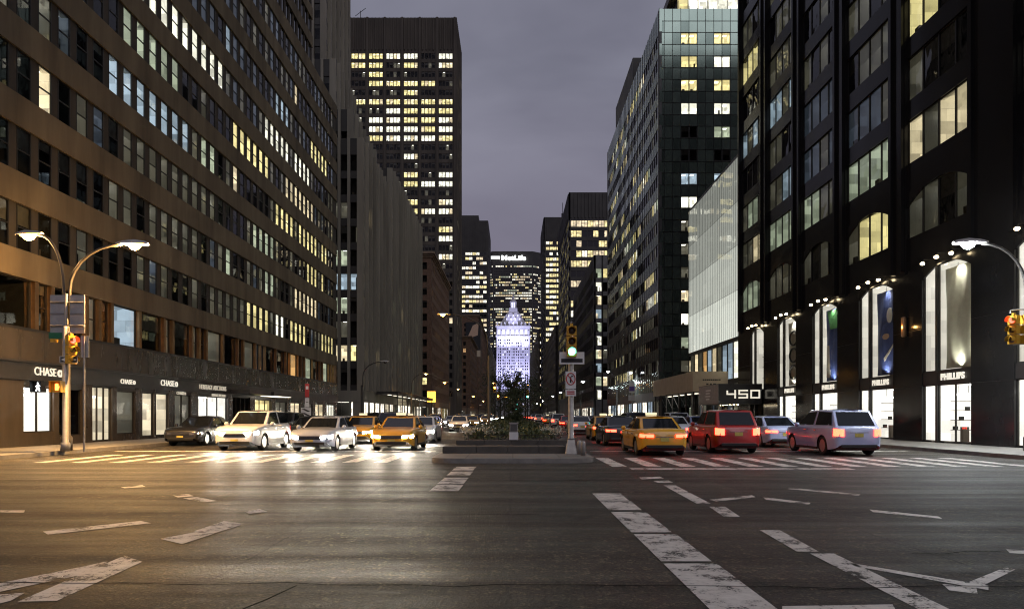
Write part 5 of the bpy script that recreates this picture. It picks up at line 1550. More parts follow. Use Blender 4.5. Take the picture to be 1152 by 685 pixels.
# ------------------------------------------------------------------ traffic signals
def signal_head(root, T, on, walk=None, body='signal_yellow', lens=None):
    """Three-lens signal facing -y in its own frame, hung at T."""
    b = MB(body)
    for k in range(3):
        z = -k * 0.36
        b.box(-0.165, 0.165, 0.0, 0.2, z - 0.165, z + 0.165, body, T)
    b.box(-0.05, 0.05, 0.05, 0.15, 0.166, 0.26, body, T)
    h = b.build('signal_head', root)
    for k, nm in enumerate(('red', 'amber', 'green')):
        z = -k * 0.36
        v = MB(body)
        prof = []
        seg = 12
        for i in range(seg):
            a0, a1 = PI * (-0.15 + 1.3 * i / seg), PI * (-0.15 + 1.3 * (i + 1) / seg)
            p0, p1 = (0.135 * math.cos(a0), z + 0.135 * math.sin(a0)), (0.135 * math.cos(a1), z + 0.135 * math.sin(a1))
            v.raw([(p0[0], -0.2, p0[1]), (p1[0], -0.2, p1[1]), (p1[0], -0.002, p1[1]), (p0[0], -0.002, p0[1])], [(0, 1, 2, 3)], [body], T)
        v.build('visor', h)
        l = MB('lens_off')
        if nm == on: l.mat = lens or {'red': 'lamp_red', 'amber': 'indicator_on', 'green': 'lamp_teal'}[nm]
        TT = T @ Matrix.Translation((0, 0, z)) @ Matrix.Rotation(R(90), 4, 'X')
        l.lathe([(0.12, 0.002), (0.1, 0.02), (0.05, 0.035), (0.01, 0.04)], (0, 0, 0), 14, None, TT)
        l.build('lens', h)
    return h
def face(x, y, z, rz): return Matrix.Translation((x, y, z)) @ Matrix.Rotation(R(rz), 4, 'Z')
def sign_board(root, name, T, w, h, mat, prints=(), thick=0.02):
    b = MB(mat); b.box(-w / 2, w / 2, -thick, 0, -h / 2, h / 2, mat, T)
    o = b.build(name, root)
    for (x0, x1, z0, z1, m_) in prints:
        p = MB(m_); p.box(x0, x1, -thick - 0.006, -thick - 0.001, z0, z1, m_, T); p.build('sign_print', o)
    return o
def arrow(root, T, x0, x1, z, hgt, mat, d):
    """Flat arrow from x0 to x1 (head at x1)."""
    s = 1 if x1 > x0 else -1; L = abs(x1 - x0); hl = min(L * 0.4, hgt)
    pts = [(x0, -hgt * 0.22), (x1 - s * hl, -hgt * 0.22), (x1 - s * hl, -hgt * 0.5), (x1, 0), (x1 - s * hl, hgt * 0.5), (x1 - s * hl, hgt * 0.22), (x0, hgt * 0.22)]
    b = MB(mat); v = [(x, d, z + q) for x, q in pts] + [(x, d + 0.004, z + q) for x, q in pts]; n = 7
    f = [tuple(range(n)) if s > 0 else tuple(range(n))[::-1], tuple(range(n, 2 * n))] + [(i, (i + 1) % n, n + (i + 1) % n, n + i) for i in range(n)]
    b.raw(v, f, [None] * len(f), T); b.build('sign_arrow', root)

# signal on the median nose
ms = empty('traffic_signal', (2.02, 23.75, 0.154), 0, 'green-lit traffic signal on a slim pole with a white footing at the median nose', 'traffic light')
b = MB('concrete_white'); b.prism([(-0.19, -0.17), (0.19, -0.17), (0.19, 0.17), (-0.19, 0.17)], 0, 0.06)
frustum(b, 0, 0, 0.18, 0.115, 0.16, 0.11, 0.06, 0.5); b.build('footing', ms, bevel=0.012)
b = MB('galvanised'); b.lathe([(0.13, 0.5), (0.13, 0.56), (0.1, 0.6), (0.095, 3.6), (0.06, 3.7)], (0, 0, 0), 12); b.smooth = True; b.build('pole', ms)
signal_head(ms, face(0.0, -0.34, 4.24, 0), 'green')
b = MB('galvanised'); b.tube([(0, 0, 3.6), (0, 0, 4.55), (0, -0.24, 4.55)], 0.035, 8); b.tube([(0, -0.05, 4.0), (0, -0.2, 4.0)], 0.03, 8); b.build('bracket', ms)
s_ = sign_board(ms, 'sign_board', face(0.02, -0.14, 3.32, 0), 0.86, 0.42, 'sign_white', [(-0.37, 0.37, -0.15, -0.02, 'sign_black')])
sign_board(ms, 'sign_board', face(-0.02, -0.14, 2.56, 0), 0.36, 0.60, 'sign_white')
b = MB('sign_red')
T = face(-0.02, -0.162, 2.60, 0)
ring = [(0.15 * math.cos(2 * PI * k / 24), -0.004, 0.2 * math.sin(2 * PI * k / 24)) for k in range(25)]
b.tube([tuple(T @ Vector(p)) for p in ring], 0.018, 6); b.tube([tuple(T @ Vector((-0.1, -0.004, 0.14))), tuple(T @ Vector((0.1, -0.004, -0.14)))], 0.016, 6); b.build('no_turn_ring', ms)
b = MB('sign_black'); b.box(-0.03, 0.02, -0.004, 0, -0.13, 0.06, None, T); b.tube([tuple(T @ Vector(p)) for p in ((-0.005, -0.002, 0.05), (0.03, -0.002, 0.1), (0.08, -0.002, 0.09))], 0.02, 6); b.build('no_turn_arrow', ms)
sign_board(ms, 'sign_board', face(-0.02, -0.14, 2.12, 0), 0.36, 0.22, 'sign_white', [(-0.13, 0.13, 0.02, 0.06, 'sign_red'), (-0.13, 0.13, -0.05, -0.01, 'sign_red')])
for i, (x, y) in enumerate(((2.36, 22.9), (2.3, 23.6))):
    b = MB('galvanised'); b.lathe([(0.075, 0), (0.075, 0.42), (0.06, 0.47), (0.02, 0.5)], (0, 0, 0), 12); b.smooth = True
    o = b.build('bollard', None, (x, y, 0.15)); tag(o, ['short steel bollard at the median edge, nearer to the crossing', 'short steel bollard at the median edge, closer to the signal footing'][i], 'bollard')

# signal and signs on the left lamp pole (a pole of its own beside the lamp)
ls = empty('traffic_signal', (-16.78, 25.6, 0.152), 0, 'yellow traffic signal with sign backs and walk signals by the left corner', 'traffic light')
b = MB('galvanised'); b.lathe([(0.16, 0), (0.16, 0.3), (0.105, 0.36), (0.1, 4.6), (0.05, 4.7)], (0, 0, 0), 12); b.smooth = True; b.build('pole', ls)
signal_head(ls, face(0.36, -0.12, 4.15, 68), 'red')
b = MB('galvanised'); b.tube([(0, 0, 4.3), (0.2, -0.12, 4.42), (0.26, -0.1, 4.42)], 0.03, 6); b.build('bracket', ls)
for x in (-0.36, 0.38):
    T = face(x, 0.1, 5.15, 0)
    b = MB('sign_aluminium'); b.box(-0.28, 0.28, 0, 0.02, -0.72, 0.72, None, T)
    o = b.build('sign_back', ls)
    b = MB('galvanised')
    for z in (-0.46, 0.0 + 0.02, 0.46): b.box(-0.275, 0.275, -0.03, -0.002, z - 0.02, z + 0.02, None, T)
    b.build('stiffener', o)
b = MB('galvanised'); b.tube([(-0.6, 0.06, 4.72), (0.62, 0.06, 4.72)], 0.025, 6); b.tube([(-0.6, 0.06, 5.6), (0.62, 0.06, 5.6)], 0.025, 6); b.tube([(0, 0.02, 4.6), (0, 0.05, 5.9)], 0.05, 8); b.build('sign_bracket', ls)
so = sign_board(ls, 'sign_board', face(0.22, -0.14, 3.42, 8), 0.62, 0.24, 'sign_white', [(-0.285, 0.285, -0.10, 0.10, 'sign_black')])
T = face(0.22, -0.14, 3.42, 8)
arrow(so, T, 0.26, -0.26, 0, 0.17, 'sign_white', -0.032)
text_mesh('sign_text', 'ONE WAY', 0.085, 0.004, 'sign_black', so, T @ Matrix.Translation((0.05, -0.036, 0)), 1.0, 0.002, 0.28)
b = MB('sign_green'); b.box(-0.62, -0.1, -0.012, 0.012, 4.22, 4.44); b.build('street_name_plate', ls)
b = MB('signal_yellow'); b.box(-0.5, -0.34, -0.1, 0.1, 4.08, 4.2); b.build('plate_lamp', ls)
for x, m_, rz in ((-0.62, 'lamp_walk', 0), (0.08, 'lamp_hand', 0)):
    T = face(x - 0.2, -0.3, 2.4, rz)
    b = MB('signal_black' if m_ == 'lamp_walk' else 'signal_yellow'); b.box(-0.2, 0.2, 0, 0.16, -0.2, 0.2, None, T); b.box(-0.22, 0.22, -0.14, 0.01, 0.2, 0.222, None, T)
    for q in (-0.21, 0.2): b.box(q, q + 0.012, -0.14, 0.01, -0.2, 0.2, None, T)
    o = b.build('walk_signal', ls)
    b = MB(m_)
    if m_ == 'lamp_walk':      # striding figure
        b.lathe([(0.001, -0.03), (0.03, 0), (0.001, 0.03)], (0, 0, 0), 8, None, T @ Matrix.Translation((0, -0.012, 0.135)))
        for p in (((0, 0.1), (-0.01, -0.01)), ((-0.01, -0.01), (-0.06, -0.15)), ((-0.01, -0.01), (0.05, -0.08)), ((0.05, -0.08), (0.06, -0.15)), ((0, 0.08), (-0.07, 0.01)), ((0, 0.08), (0.07, 0.02))):
            b.tube([tuple(T @ Vector((q[0], -0.012, q[1]))) for q in p], 0.017, 6)
    else:
        b.box(-0.06, 0.06, -0.015, -0.003, -0.13, 0.02, None, T)
        for q in range(4): b.box(-0.06 + q * 0.031, -0.035 + q * 0.031, -0.015, -0.003, 0.021, 0.13 - abs(q - 1.5) * 0.015, None, T)
        b.tube([tuple(T @ Vector((0.055, -0.01, -0.06))), tuple(T @ Vector((0.1, -0.01, 0.02)))], 0.013, 6)
    b.build('walk_symbol' if m_ == 'lamp_walk' else 'hand_symbol', o)
b = MB('galvanised'); b.tube([(-0.66, -0.2, 2.4), (0, 0, 2.4)], 0.03, 6); b.build('walk_bracket', ls)
p2 = empty('sign_pole', (-15.95, 25.4, 0.152), 0, 'thin grey sign pole just right of the left traffic signal', 'sign')
b = MB('galvanised'); b.tube([(0, 0, 0), (0, 0, 4.3)], 0.035, 8); b.build('pole', p2)
b = MB('sign_aluminium'); b.box(-0.15, 0.15, 0.04, 0.055, 3.5, 4.3); b.build('sign_back', p2)

rs = empty('traffic_signal', (19.3, 25.2, 0.152), 0, 'yellow traffic signal with red and green lamps at the right corner', 'traffic light')
b = MB('galvanised'); b.lathe([(0.16, 0), (0.16, 0.3), (0.105, 0.36), (0.1, 5.3), (0.05, 5.4)], (0, 0, 0), 12); b.smooth = True; b.build('pole', rs)
signal_head(rs, face(-0.95, -0.1, 4.85, -72), 'red')
signal_head(rs, face(-0.45, -0.25, 4.85, 10), 'green', lens='lamp_teal_small')
b = MB('galvanised'); b.tube([(0, 0, 5.2), (-0.5, -0.05, 5.25), (-1.0, -0.1, 5.2), (-1.0, -0.1, 5.1)], 0.03, 6); b.tube([(0, 0, 4.0), (-0.9, -0.08, 3.95)], 0.025, 6); b.build('bracket', rs)

def median_signal(x, y, on, label, z=4.6, lens=None):
    root = empty('traffic_signal', (x, y, 0.154), 0, label, 'traffic light')
    b = MB('concrete_white'); frustum(b, 0, 0, 0.19, 0.13, 0.17, 0.12, 0, 0.45); b.build('footing', root)
    b = MB('pole_dark'); b.lathe([(0.1, 0.45), (0.09, z + 0.3), (0.03, z + 0.35)], (0, 0, 0), 8); b.build('pole', root)
    signal_head(root, face(0, -0.3, z, 0), on, lens=lens)
    b = MB('pole_dark'); b.tube([(0, 0, z + 0.25), (0, -0.2, z + 0.25)], 0.03, 6); b.build('bracket', root)
median_signal(-2.1, 79.5, 'amber', 'amber-lit signal at the far end of the first median, left side', 4.9)
median_signal(-2.1, 97, 'amber', 'amber-lit signal at the near end of the second median, left side', 4.4)
median_signal(2.1, 97, 'green', 'green-lit signal at the near end of the second median, right side', 4.7, 'lamp_teal')
median_signal(2.1, 177, 'green', 'green-lit signal at the near end of the third median, right side', 6.2, 'lamp_teal')
median_signal(1.2, 257, 'green', 'green-lit signal at the near end of the fourth median', 4.4, 'lamp_teal')

median_signal(-2.1, 178, 'amber', 'amber-lit signal at the near end of the third median, left side', 6.6)
median_signal(-2.1, 236, 'amber', 'amber-lit signal at the far end of the third median, left side', 8.0)
median_signal(2.1, 240, 'amber', 'amber-lit signal at the far end of the third median, right side', 7.4)
median_signal(2.1, 337, 'green', 'green-lit signal at the near end of the fifth median', 7.5, 'lamp_teal')
# parking and bus signs
ps = empty('parking_sign', (-17.0, 56.5, 0.152), 0, 'narrow red and white parking sign on a post by the left kerb', 'sign')
b = MB('galvanised'); b.tube([(0, 0, 0), (0, 0, 4.1)], 0.035, 8); b.build('post', ps)
sign_board(ps, 'sign_board', face(-0.02, -0.05, 3.4, 20), 0.34, 1.1, 'sign_red', [(-0.1, 0.1, 0.1, 0.35, 'sign_white')])
sign_board(ps, 'sign_board', face(-0.02, -0.05, 2.4, 20), 0.34, 0.75, 'sign_white', [(-0.1, 0.1, 0.0, 0.05, 'sign_black')])
so = sign_board(ps, 'sign_board', face(-0.1, -0.06, 1.6, 10), 0.8, 0.72, 'sign_white')
for dz in (0.17, -0.17): 
    b = MB('sign_black'); b.raw([(-0.38, -0.026, dz + 0.12), (-0.1, -0.026, dz + 0.12), (0.38, -0.026, dz - 0.12), (0.1, -0.026, dz - 0.12)], [(3, 2, 1, 0)], [None], face(-0.1, -0.06, 1.6, 10)); b.build('sign_stripe', so)
bs = empty('bus_stop_sign', (17.5, 100.5, 0.152), 0, 'purple and white bus stop sign on a post beyond the sidewalk shed', 'sign')
b = MB('galvanised'); b.tube([(0, 0, 0), (0, 0, 6.4)], 0.05, 8); b.build('post', bs)
sign_board(bs, 'sign_board', face(0, -0.06, 5.5, 0), 0.85, 1.7, 'sign_white', [(-0.4, 0.4, -0.6, 0.1, 'sign_purple')])
sign_board(bs, 'sign_board', face(0, -0.06, 3.9, 0), 1.0, 0.8, 'sign_white')

#@@CARS
# ------------------------------------------------------------------ vehicles: x forward, origin on the ground under the middle
def make_vehicle(kind):
    """Body lofted along its length with real wheel arches; cabin, glass, wheels and lamps are parts."""
    suv = kind == 'suv'; L = 4.75 if not suv else 4.7; W = 1.84 if not suv else 1.9; H = 1.46 if not suv else 1.72
    wr = 0.335 if not suv else 0.36
    belt = 0.95 if not suv else 1.08
    wx = (1.42, -1.40) if not suv else (1.42, -1.38)
    root = empty(kind)
    hl = L / 2
    def top(x):
        if x > 0.85: return belt + 0.03 - (x - 0.85) * 0.085 - max(0, x - 1.9) ** 2 * 0.35
        if not suv and x < -1.55: return belt + 0.05 - (-1.55 - x) * 0.03 - max(0, -x - 2.15) ** 2 * 1.2
        return belt
    def hw(x):
        a = max(0, abs(x) - 1.3) / (hl - 1.3)
        return W / 2 * (1 - 0.13 * a ** 2.6)
    def zb(x):
        z = 0.21 + max(0, abs(x) - (hl - 0.45)) * 0.22
        for c in wx:
            d = abs(x - c); r_ = wr + 0.055
            if d < r_: z = max(z, wr + math.sqrt(r_ * r_ - d * d) * 0.98)
        return z
    def yprof(z, x):
        t = (z - 0.2) / (belt - 0.2)
        return hw(x) * (0.955 + 0.045 * math.sin(min(1, max(0, t)) * PI * 0.9 + 0.25))
    xs = sorted(set([-hl, -hl + 0.05, -hl + 0.16, -hl + 0.35, hl - 0.35, hl - 0.16, hl - 0.05, hl, -0.4, 0.0, 0.4, 0.85] + [c + d * (wr + 0.055) for c in wx for d in (-1.001, -0.97, -0.85, -0.65, -0.4, -0.15, 0.15, 0.4, 0.65, 0.85, 0.97, 1.001)]))
    def endscale(x):
        e = hl - abs(x)
        return 0.86 if e < 0.01 else 0.955 if e < 0.06 else 0.985 if e < 0.17 else 1.0
    NV = 5
    def ring(x):
        es = endscale(x); z0, z1 = zb(x), top(x)
        e = hl - abs(x)
        if e < 0.01: z0 += 0.08; z1 -= 0.12
        elif e < 0.06: z0 += 0.02; z1 -= 0.045
        elif e < 0.17: z1 -= 0.012
        pts = []
        zs = z1 - 0.05
        for k in range(NV):
            z = z0 + (zs - z0) * k / (NV - 1)
            pts.append((x, yprof(z, x) * es, z))
        pts.append((x, hw(x) * 0.93 * es, z1 - 0.008))
        pts.append((x, hw(x) * 0.80 * es, z1 + 0.012))
        pts.append((x, hw(x) * 0.4 * es, z1 + 0.035))
        return pts + [(p[0], -p[1], p[2]) for p in pts[::-1]]
    b = MB('paint_white'); b.smooth = True
    rings = [ring(x) for x in xs]; n = len(rings[0])
    v = [p for r_ in rings for p in r_]; fs = []
    for i in range(len(rings) - 1):
        for k in range(n - 1): fs.append((i * n + k, (i + 1) * n + k, (i + 1) * n + k + 1, i * n + k + 1))
    fs.append(tuple(range(n))); fs.append(tuple((len(rings) - 1) * n + k for k in range(n))[::-1])
    b.raw(v, fs, [None] * len(fs))
    b.build('body', root)
    u = MB('car_black_trim')
    u.box(-hl + 0.3, hl - 0.3, -W / 2 + 0.16, W / 2 - 0.16, 0.2, 0.62)
    u.build('underbody', root)
    # cabin
    if suv: st = [(0.98, belt, 0.90), (0.22, H - 0.06, 0.74), (-0.6, H, 0.74), (-1.75, H - 0.05, 0.73), (-2.2, belt, 0.89)]
    else: st = [(0.98, belt, 0.90), (0.12, H - 0.05, 0.70), (-0.45, H, 0.70), (-1.0, H - 0.05, 0.69), (-1.82, belt + 0.03, 0.88)]
    yb = lambda f_: W / 2 * f_
    c = MB('paint_white')
    # side outline points at the belt below each roof station
    bx = [st[0][0], st[1][0] + 0.03, st[2][0], st[3][0] - 0.02, st[4][0]]
    low = [(bx[i], yb(0.93), belt - 0.03) for i in range(5)]; low[0] = (bx[0], yb(0.86), belt - 0.03); low[4] = (bx[4], yb(0.84), st[4][1] - 0.03)
    hi = [None, (st[1][0], yb(st[1][2]), st[1][1]), (st[2][0], yb(st[2][2]), st[2][1] - 0.015), (st[3][0], yb(st[3][2]), st[3][1]), None]
    mir = lambda p: (p[0], -p[1], p[2])
    cv = []
    def quad(mb, *p): mb.poly(p)
    WS = [low[0], mir(low[0]), mir(hi[1]), hi[1]]; RW = [mir(low[4]), low[4], hi[3], mir(hi[3])]
    sides = [[low[0], hi[1], low[1]], [low[1], hi[1], hi[2], low[2]], [low[2], hi[2], hi[3], low[3]], [low[3], hi[3], low[4]]]
    quad(c, *WS); quad(c, *RW)
    for s_ in sides:
        quad(c, *s_); quad(c, *[mir(p) for p in s_][::-1])
    mid = lambda p: (p[0], 0, p[2] + 0.045)
    for a, d in ((hi[1], hi[2]), (hi[2], hi[3])):
        quad(c, a, mid(a), mid(d), d); quad(c, mir(d), mid(d), mid(a), mir(a))
    quad(c, hi[1], mir(hi[1]), mid(hi[1])); quad(c, mir(hi[3]), hi[3], mid(hi[3]))
    me = c.mesh('cabin')
    bm = bmesh.new(); bm.from_mesh(me); bmesh.ops.remove_doubles(bm, verts=bm.verts, dist=0.001); bmesh.ops.recalc_face_normals(bm, faces=bm.faces)
    bmesh.ops.bevel(bm, geom=[e for e in bm.edges if len(e.link_faces) == 2 and e.calc_face_angle(0) > 0.25], offset=0.045, segments=3, affect='EDGES', profile=0.6)
    for f_ in bm.faces: f_.smooth = True
    bm.to_mesh(me); bm.free()
    cab = bpy.data.objects.new('cabin', me); col.objects.link(cab); cab.parent = root
    def pane(name, q, m=(0.07, 0.93, 0.10, 0.92), off=0.012):
        q = [Vector(p) for p in q]
        P = lambda s, t: (q[0].lerp(q[1], s)).lerp(q[3].lerp(q[2], s), t)
        nrm = (q[1] - q[0]).cross(q[3] - q[0]).normalized()
        cc = sum(q, Vector()) / 4
        if nrm.dot(cc - Vector((-0.4, 0, 1.1))) < 0: nrm = -nrm
        g_ = MB('car_glass'); g_.smooth = True
        N = 6
        for i in range(N):
            for j in range(3):
                pp = []
                for a, d in ((i, j), (i + 1, j), (i + 1, j + 1), (i, j + 1)):
                    s, t = m[0] + (m[1] - m[0]) * a / N, m[2] + (m[3] - m[2]) * d / 3
                    pp.append(P(s, t) + nrm * off)
                g_.poly(pp)
        return g_.build(name, root)
    pane('windscreen', WS); pane('rear_window', RW)
    for sgn in (1, -1):
        mm = (lambda p: p) if sgn > 0 else mir
        pb = (0.25 * low[1][0] + 0.75 * low[0][0])
        f_ = [mm(x_) for x_ in ((low[0][0] - 0.12, low[0][1] + 0.03, belt), (bx[2] + 0.05, yb(0.93), belt), (hi[2][0] + 0.05, hi[2][1], hi[2][2]), (hi[1][0] - 0.02, hi[1][1], hi[1][2]))]
        pane('side_window', f_, (0.02, 0.97, 0.08, 0.90), 0.010)
        rx = bx[4] + 0.12 if not suv else bx[4] + 0.1
        f_ = [mm(x_) for x_ in ((bx[2] - 0.05, yb(0.93), belt), (rx, yb(0.90), belt), (hi[3][0], hi[3][1], hi[3][2]), (hi[2][0] - 0.05, hi[2][1], hi[2][2]))]
        pane('side_window', f_, (0.03, 0.95, 0.08, 0.90), 0.010)
        # doors: skins standing a hair proud of the body, with a shut line round them
        for x0, x1 in ((-0.08, 0.92), (-0.96, -0.13)):
            d = MB('paint_white'); d.smooth = True
            for i in range(5):
                for j in range(4):
                    pp = []
                    for a, e in ((i, j), (i + 1, j), (i + 1, j + 1), (i, j + 1)):
                        x = x0 + (x1 - x0) * a / 5; z = 0.30 + (belt - 0.09 - 0.30) * e / 4
                        pp.append((x, sgn * (yprof(z, x) + 0.007), z))
                    d.poly(pp if sgn < 0 else pp[::-1])
            do = d.build('door', root)
            h = MB('chrome'); h.box(x0 + 0.08, x0 + 0.26, sgn * yprof(belt - 0.14, x0) + (0.008 if sgn > 0 else -0.03), sgn * yprof(belt - 0.14, x0) + (0.03 if sgn > 0 else -0.008), belt - 0.16, belt - 0.125)
            h.build('handle', do)
            ln = MB('car_black_trim')
            for xx in (x0 - 0.022, x1 + 0.008): ln.poly([(xx, sgn * (yprof(0.3, xx) + 0.0045), 0.3), (xx + 0.014, sgn * (yprof(0.3, xx) + 0.0045), 0.3), (xx + 0.014, sgn * (yprof(belt - 0.1, xx) + 0.0045), belt - 0.1), (xx, sgn * (yprof(belt - 0.1, xx) + 0.0045), belt - 0.1)])
            ln.build('shut_line', do)
        mi = MB('paint_white'); mi.smooth = True
        mi.lathe([(0.03, -0.09), (0.085, -0.05), (0.09, 0.03), (0.05, 0.08)], (0.72, sgn * (W / 2 + 0.06), belt + 0.05), 10); mi.build('mirror', root)
        # lamps
        zc = 0.13 if suv else 0.0
        def lens(name, mat, ends, z0, z1, rise):
            m_ = MB(mat); pp = []
            for x, yo in ends:
                y = yo if yo else hw(x) * endscale(x) * 1.0
                pp.append((x, y))
            for i in range(len(pp) - 1):
                (xa, ya), (xb, yb_) = pp[i], pp[i + 1]
                ra, rb = rise * i / (len(pp) - 1), rise * (i + 1) / (len(pp) - 1)
                o_ = 0.014
                f_ = 1 if xa > 0 else -1
                A = [(xa + (o_ * f_ if i < 2 else 0), sgn * (ya + (o_ if i else 0)), z0 + ra * 0.5), (xb + (o_ * f_ if i < 1 else 0), sgn * (yb_ + o_), z0 + rb * 0.5), (xb + (o_ * f_ if i < 1 else 0), sgn * (yb_ + o_), z1 + rb), (xa + (o_ * f_ if i < 2 else 0), sgn * (ya + (o_ if i else 0)), z1 + ra)]
                m_.poly(A)
                for k in (0, 2):
                    p_, q_ = A[k], A[k + 1]
                    m_.poly([p_, q_, (q_[0] - 0.06 * f_, q_[1] * 0.94, q_[2]), (p_[0] - 0.06 * f_, p_[1] * 0.94, p_[2])])
            return m_.build(name, root)
        lens('headlight', 'headlight_on', [(hl, 0.42), (hl, 0.62), (hl - 0.055, 0), (hl - 0.17, 0), (hl - 0.30, 0)], 0.55 + zc, 0.645 + zc, 0.05)
        if suv: lens('taillight', 'taillight_on', [(-hl, 0.55), (-hl, 0.66), (-hl + 0.055, 0), (-hl + 0.17, 0)], 0.72, 0.98, 0.03)
        else: lens('taillight', 'taillight_on', [(-hl, 0.40), (-hl, 0.63), (-hl + 0.055, 0), (-hl + 0.17, 0), (-hl + 0.26, 0)], 0.69, 0.80, 0.02)
        for c_ in wx:
            t = MB('tyre'); t.smooth = True
            T = Matrix.Translation((c_, sgn * (W / 2 - 0.13), wr)) @ Matrix.Rotation(R(-90) * sgn, 4, 'X')
            t.lathe([(wr * 0.62, -0.1), (wr * 0.93, -0.1), (wr, -0.06), (wr, 0.06), (wr * 0.93, 0.1), (wr * 0.64, 0.1), (wr * 0.62, 0.07)], (0, 0, 0), 22, None, T)
            w_ = t.build('wheel', root)
            rm_ = MB('alloy')
            rm_.lathe([(wr * 0.12, 0.07), (wr * 0.1, 0.095)], (0, 0, 0), 10, None, T)
            for k in range(6):
                TT = T @ Matrix.Rotation(2 * PI * k / 6, 4, 'Z')
                rm_.box(wr * 0.1, wr * 0.62, -wr * 0.07, wr * 0.07, 0.06, 0.085, None, TT)
            rm_.lathe([(wr * 0.63, 0.05), (wr * 0.66, 0.1)], (0, 0, 0), 22, None, T)
            rm_.build('rim', w_)
    # front and rear dressing
    g_ = MB('car_black_trim'); zc = 0.07 if suv else 0
    g_.box(hl - 0.1, hl + 0.015, -0.46, 0.46, 0.52 + zc, 0.66 + zc); g_.box(hl - 0.1, hl + 0.012, -0.62, 0.62, 0.29, 0.41)
    gr = g_.build('grille', root, bevel=0.012)
    k_ = MB('chrome')
    for z in (0.555, 0.59, 0.625): k_.box(hl + 0.012, hl + 0.022, -0.44, 0.44, z + zc, z + zc + 0.01)
    k_.build('grille_bar', gr)
    p_ = MB('plate'); p_.box(hl + 0.014, hl + 0.026, -0.155, 0.155, 0.425, 0.505); p_.build('number_plate', root)
    p_ = MB('plate'); p_.box(-hl - 0.02, -hl - 0.004, -0.155, 0.155, 0.55 + (0.15 if suv else 0), 0.69 + (0.15 if suv else 0)); p_.build('number_plate', root)
    for sg in (1, -1):
        tr_ = MB('car_black_trim')
        a_, b_ = sorted((sg * (hw(0) * 0.93), sg * (hw(0) + 0.004)))
        tr_.box(-0.96, 0.98, a_, b_, 0.2, 0.29)
        tr_.build('sill_trim', root)
    tr_ = MB('chrome'); tr_.box(-hl - 0.012, -hl + 0.01, -0.34, 0.34, belt - 0.245 + (0.02 if suv else 0), belt - 0.225 + (0.02 if suv else 0)); tr_.build('boot_trim', root)
    r_ = MB('car_black_trim'); r_.box(-hl - 0.015, -hl + 0.1, -0.66, 0.66, 0.30, 0.42); r_.build('bumper', root, bevel=0.015)
    return root
def make_taxi():
    root = make_vehicle('taxi')
    b = MB('taxi_lamp'); b.prism([(-0.09, -0.21), (0.09, -0.21), (0.09, 0.21), (-0.09, 0.21)], 1.5, 1.61)
    o = b.build('roof_sign', root, bevel=0.02)
    k = MB('car_black_trim'); k.box(-0.1, 0.1, -0.23, 0.23, 1.47, 1.50); k.build('roof_sign_base', root)
    return root
# vehicles keep their original parts only once; every other one is a copy
protos = {'sedan': make_vehicle('sedan'), 'suv': make_vehicle('suv'), 'taxi': make_taxi()}
G_IN, G_OUT, G_PARK = 'cars coming towards the crossing', 'cars driving away down the avenue', 'cars parked along the kerb'
OFFMAP_IN = {'taillight_on': 'taillight_dim'}
def place_car(kind, paint, x, y, dirn, label, group, lamps=True, spot=False, brake=False):
    """dirn -1: facing the camera; +1: driving away. y is the end nearest the camera."""
    remap = {'paint_white': paint}
    if dirn < 0: remap['taillight_on'] = 'taillight_dim'
    if dirn > 0: remap['headlight_on'] = 'chrome'
    if not lamps: remap['taillight_on'] = 'taillight_dim'; remap['headlight_on'] = 'chrome'
    src = protos[kind]
    o = copy_tree(src, None, remap)
    o.name = {'sedan': 'sedan_car', 'suv': 'suv_car', 'taxi': 'taxi_cab'}[kind]
    o.location = (x, y + 2.37, 0.001); o.rotation_euler[2] = R(90) * dirn + R(rnd.uniform(-0.8, 0.8))
    tag(o, label, 'taxi' if kind == 'taxi' else 'car', group)
    if spot:
        for sy in (-0.62, 0.62):
            light('beam', 'SPOT', (2.47, sy, 0.62), 340, (1, 0.88, 0.68), o, 0.06, 80, (12.0, sy * 1.2, -0.1))
    return o
CARS_IN = [('taxi', 'paint_yellow', -5.0, 28.2), ('sedan', 'paint_white', -5.1, 36.2), ('sedan', 'paint_silver', -8.2, 27.6), ('suv', 'paint_white', -11.6, 28.4), ('taxi', 'paint_yellow', -8.3, 35.5),
           ('sedan', 'paint_black', -11.5, 36.6), ('suv', 'paint_grey', -8.2, 43.5), ('sedan', 'paint_white', -11.7, 45), ('taxi', 'paint_yellow', -8.3, 53), ('suv', 'paint_black', -11.6, 55), ('sedan', 'paint_white', -5.0, 62),
           ('sedan', 'paint_silver', -8.2, 66), ('suv', 'paint_white', -11.6, 70), ('taxi', 'paint_yellow', -5.1, 84), ('sedan', 'paint_white', -8.3, 90), ('suv', 'paint_grey', -11.5, 98), ('sedan', 'paint_black', -8.2, 112), ('taxi', 'paint_yellow', -5.0, 122), ('sedan', 'paint_white', -11.5, 130)]
LBL_IN = ['yellow taxi waiting first beside the median, at the crosswalk', 'white sedan waiting second beside the median, behind the first taxi', 'silver sedan waiting first in the middle oncoming lane, at the crosswalk', 'white sport utility car waiting first in the outer lane at the crosswalk', 'yellow taxi second in line behind the silver sedan',
          'black sedan second in line behind the white sport utility car', 'grey sport utility car third in the middle oncoming lane', 'white sedan third in the outer oncoming lane', 'yellow taxi behind the grey sport utility car', 'black sport utility car behind the third white sedan', 'white sedan hugging the median, far up the oncoming lanes',
          'silver sedan far up the oncoming middle lane', 'white sport utility car far up the oncoming outer lane', 'yellow taxi hugging the median at the second street', 'white sedan crossing the second street', 'grey sport utility car just beyond the second street', 'black sedan beside the second median', 'yellow taxi beside the second median, last of the oncoming cabs', 'white sedan farthest in the oncoming outer lane']
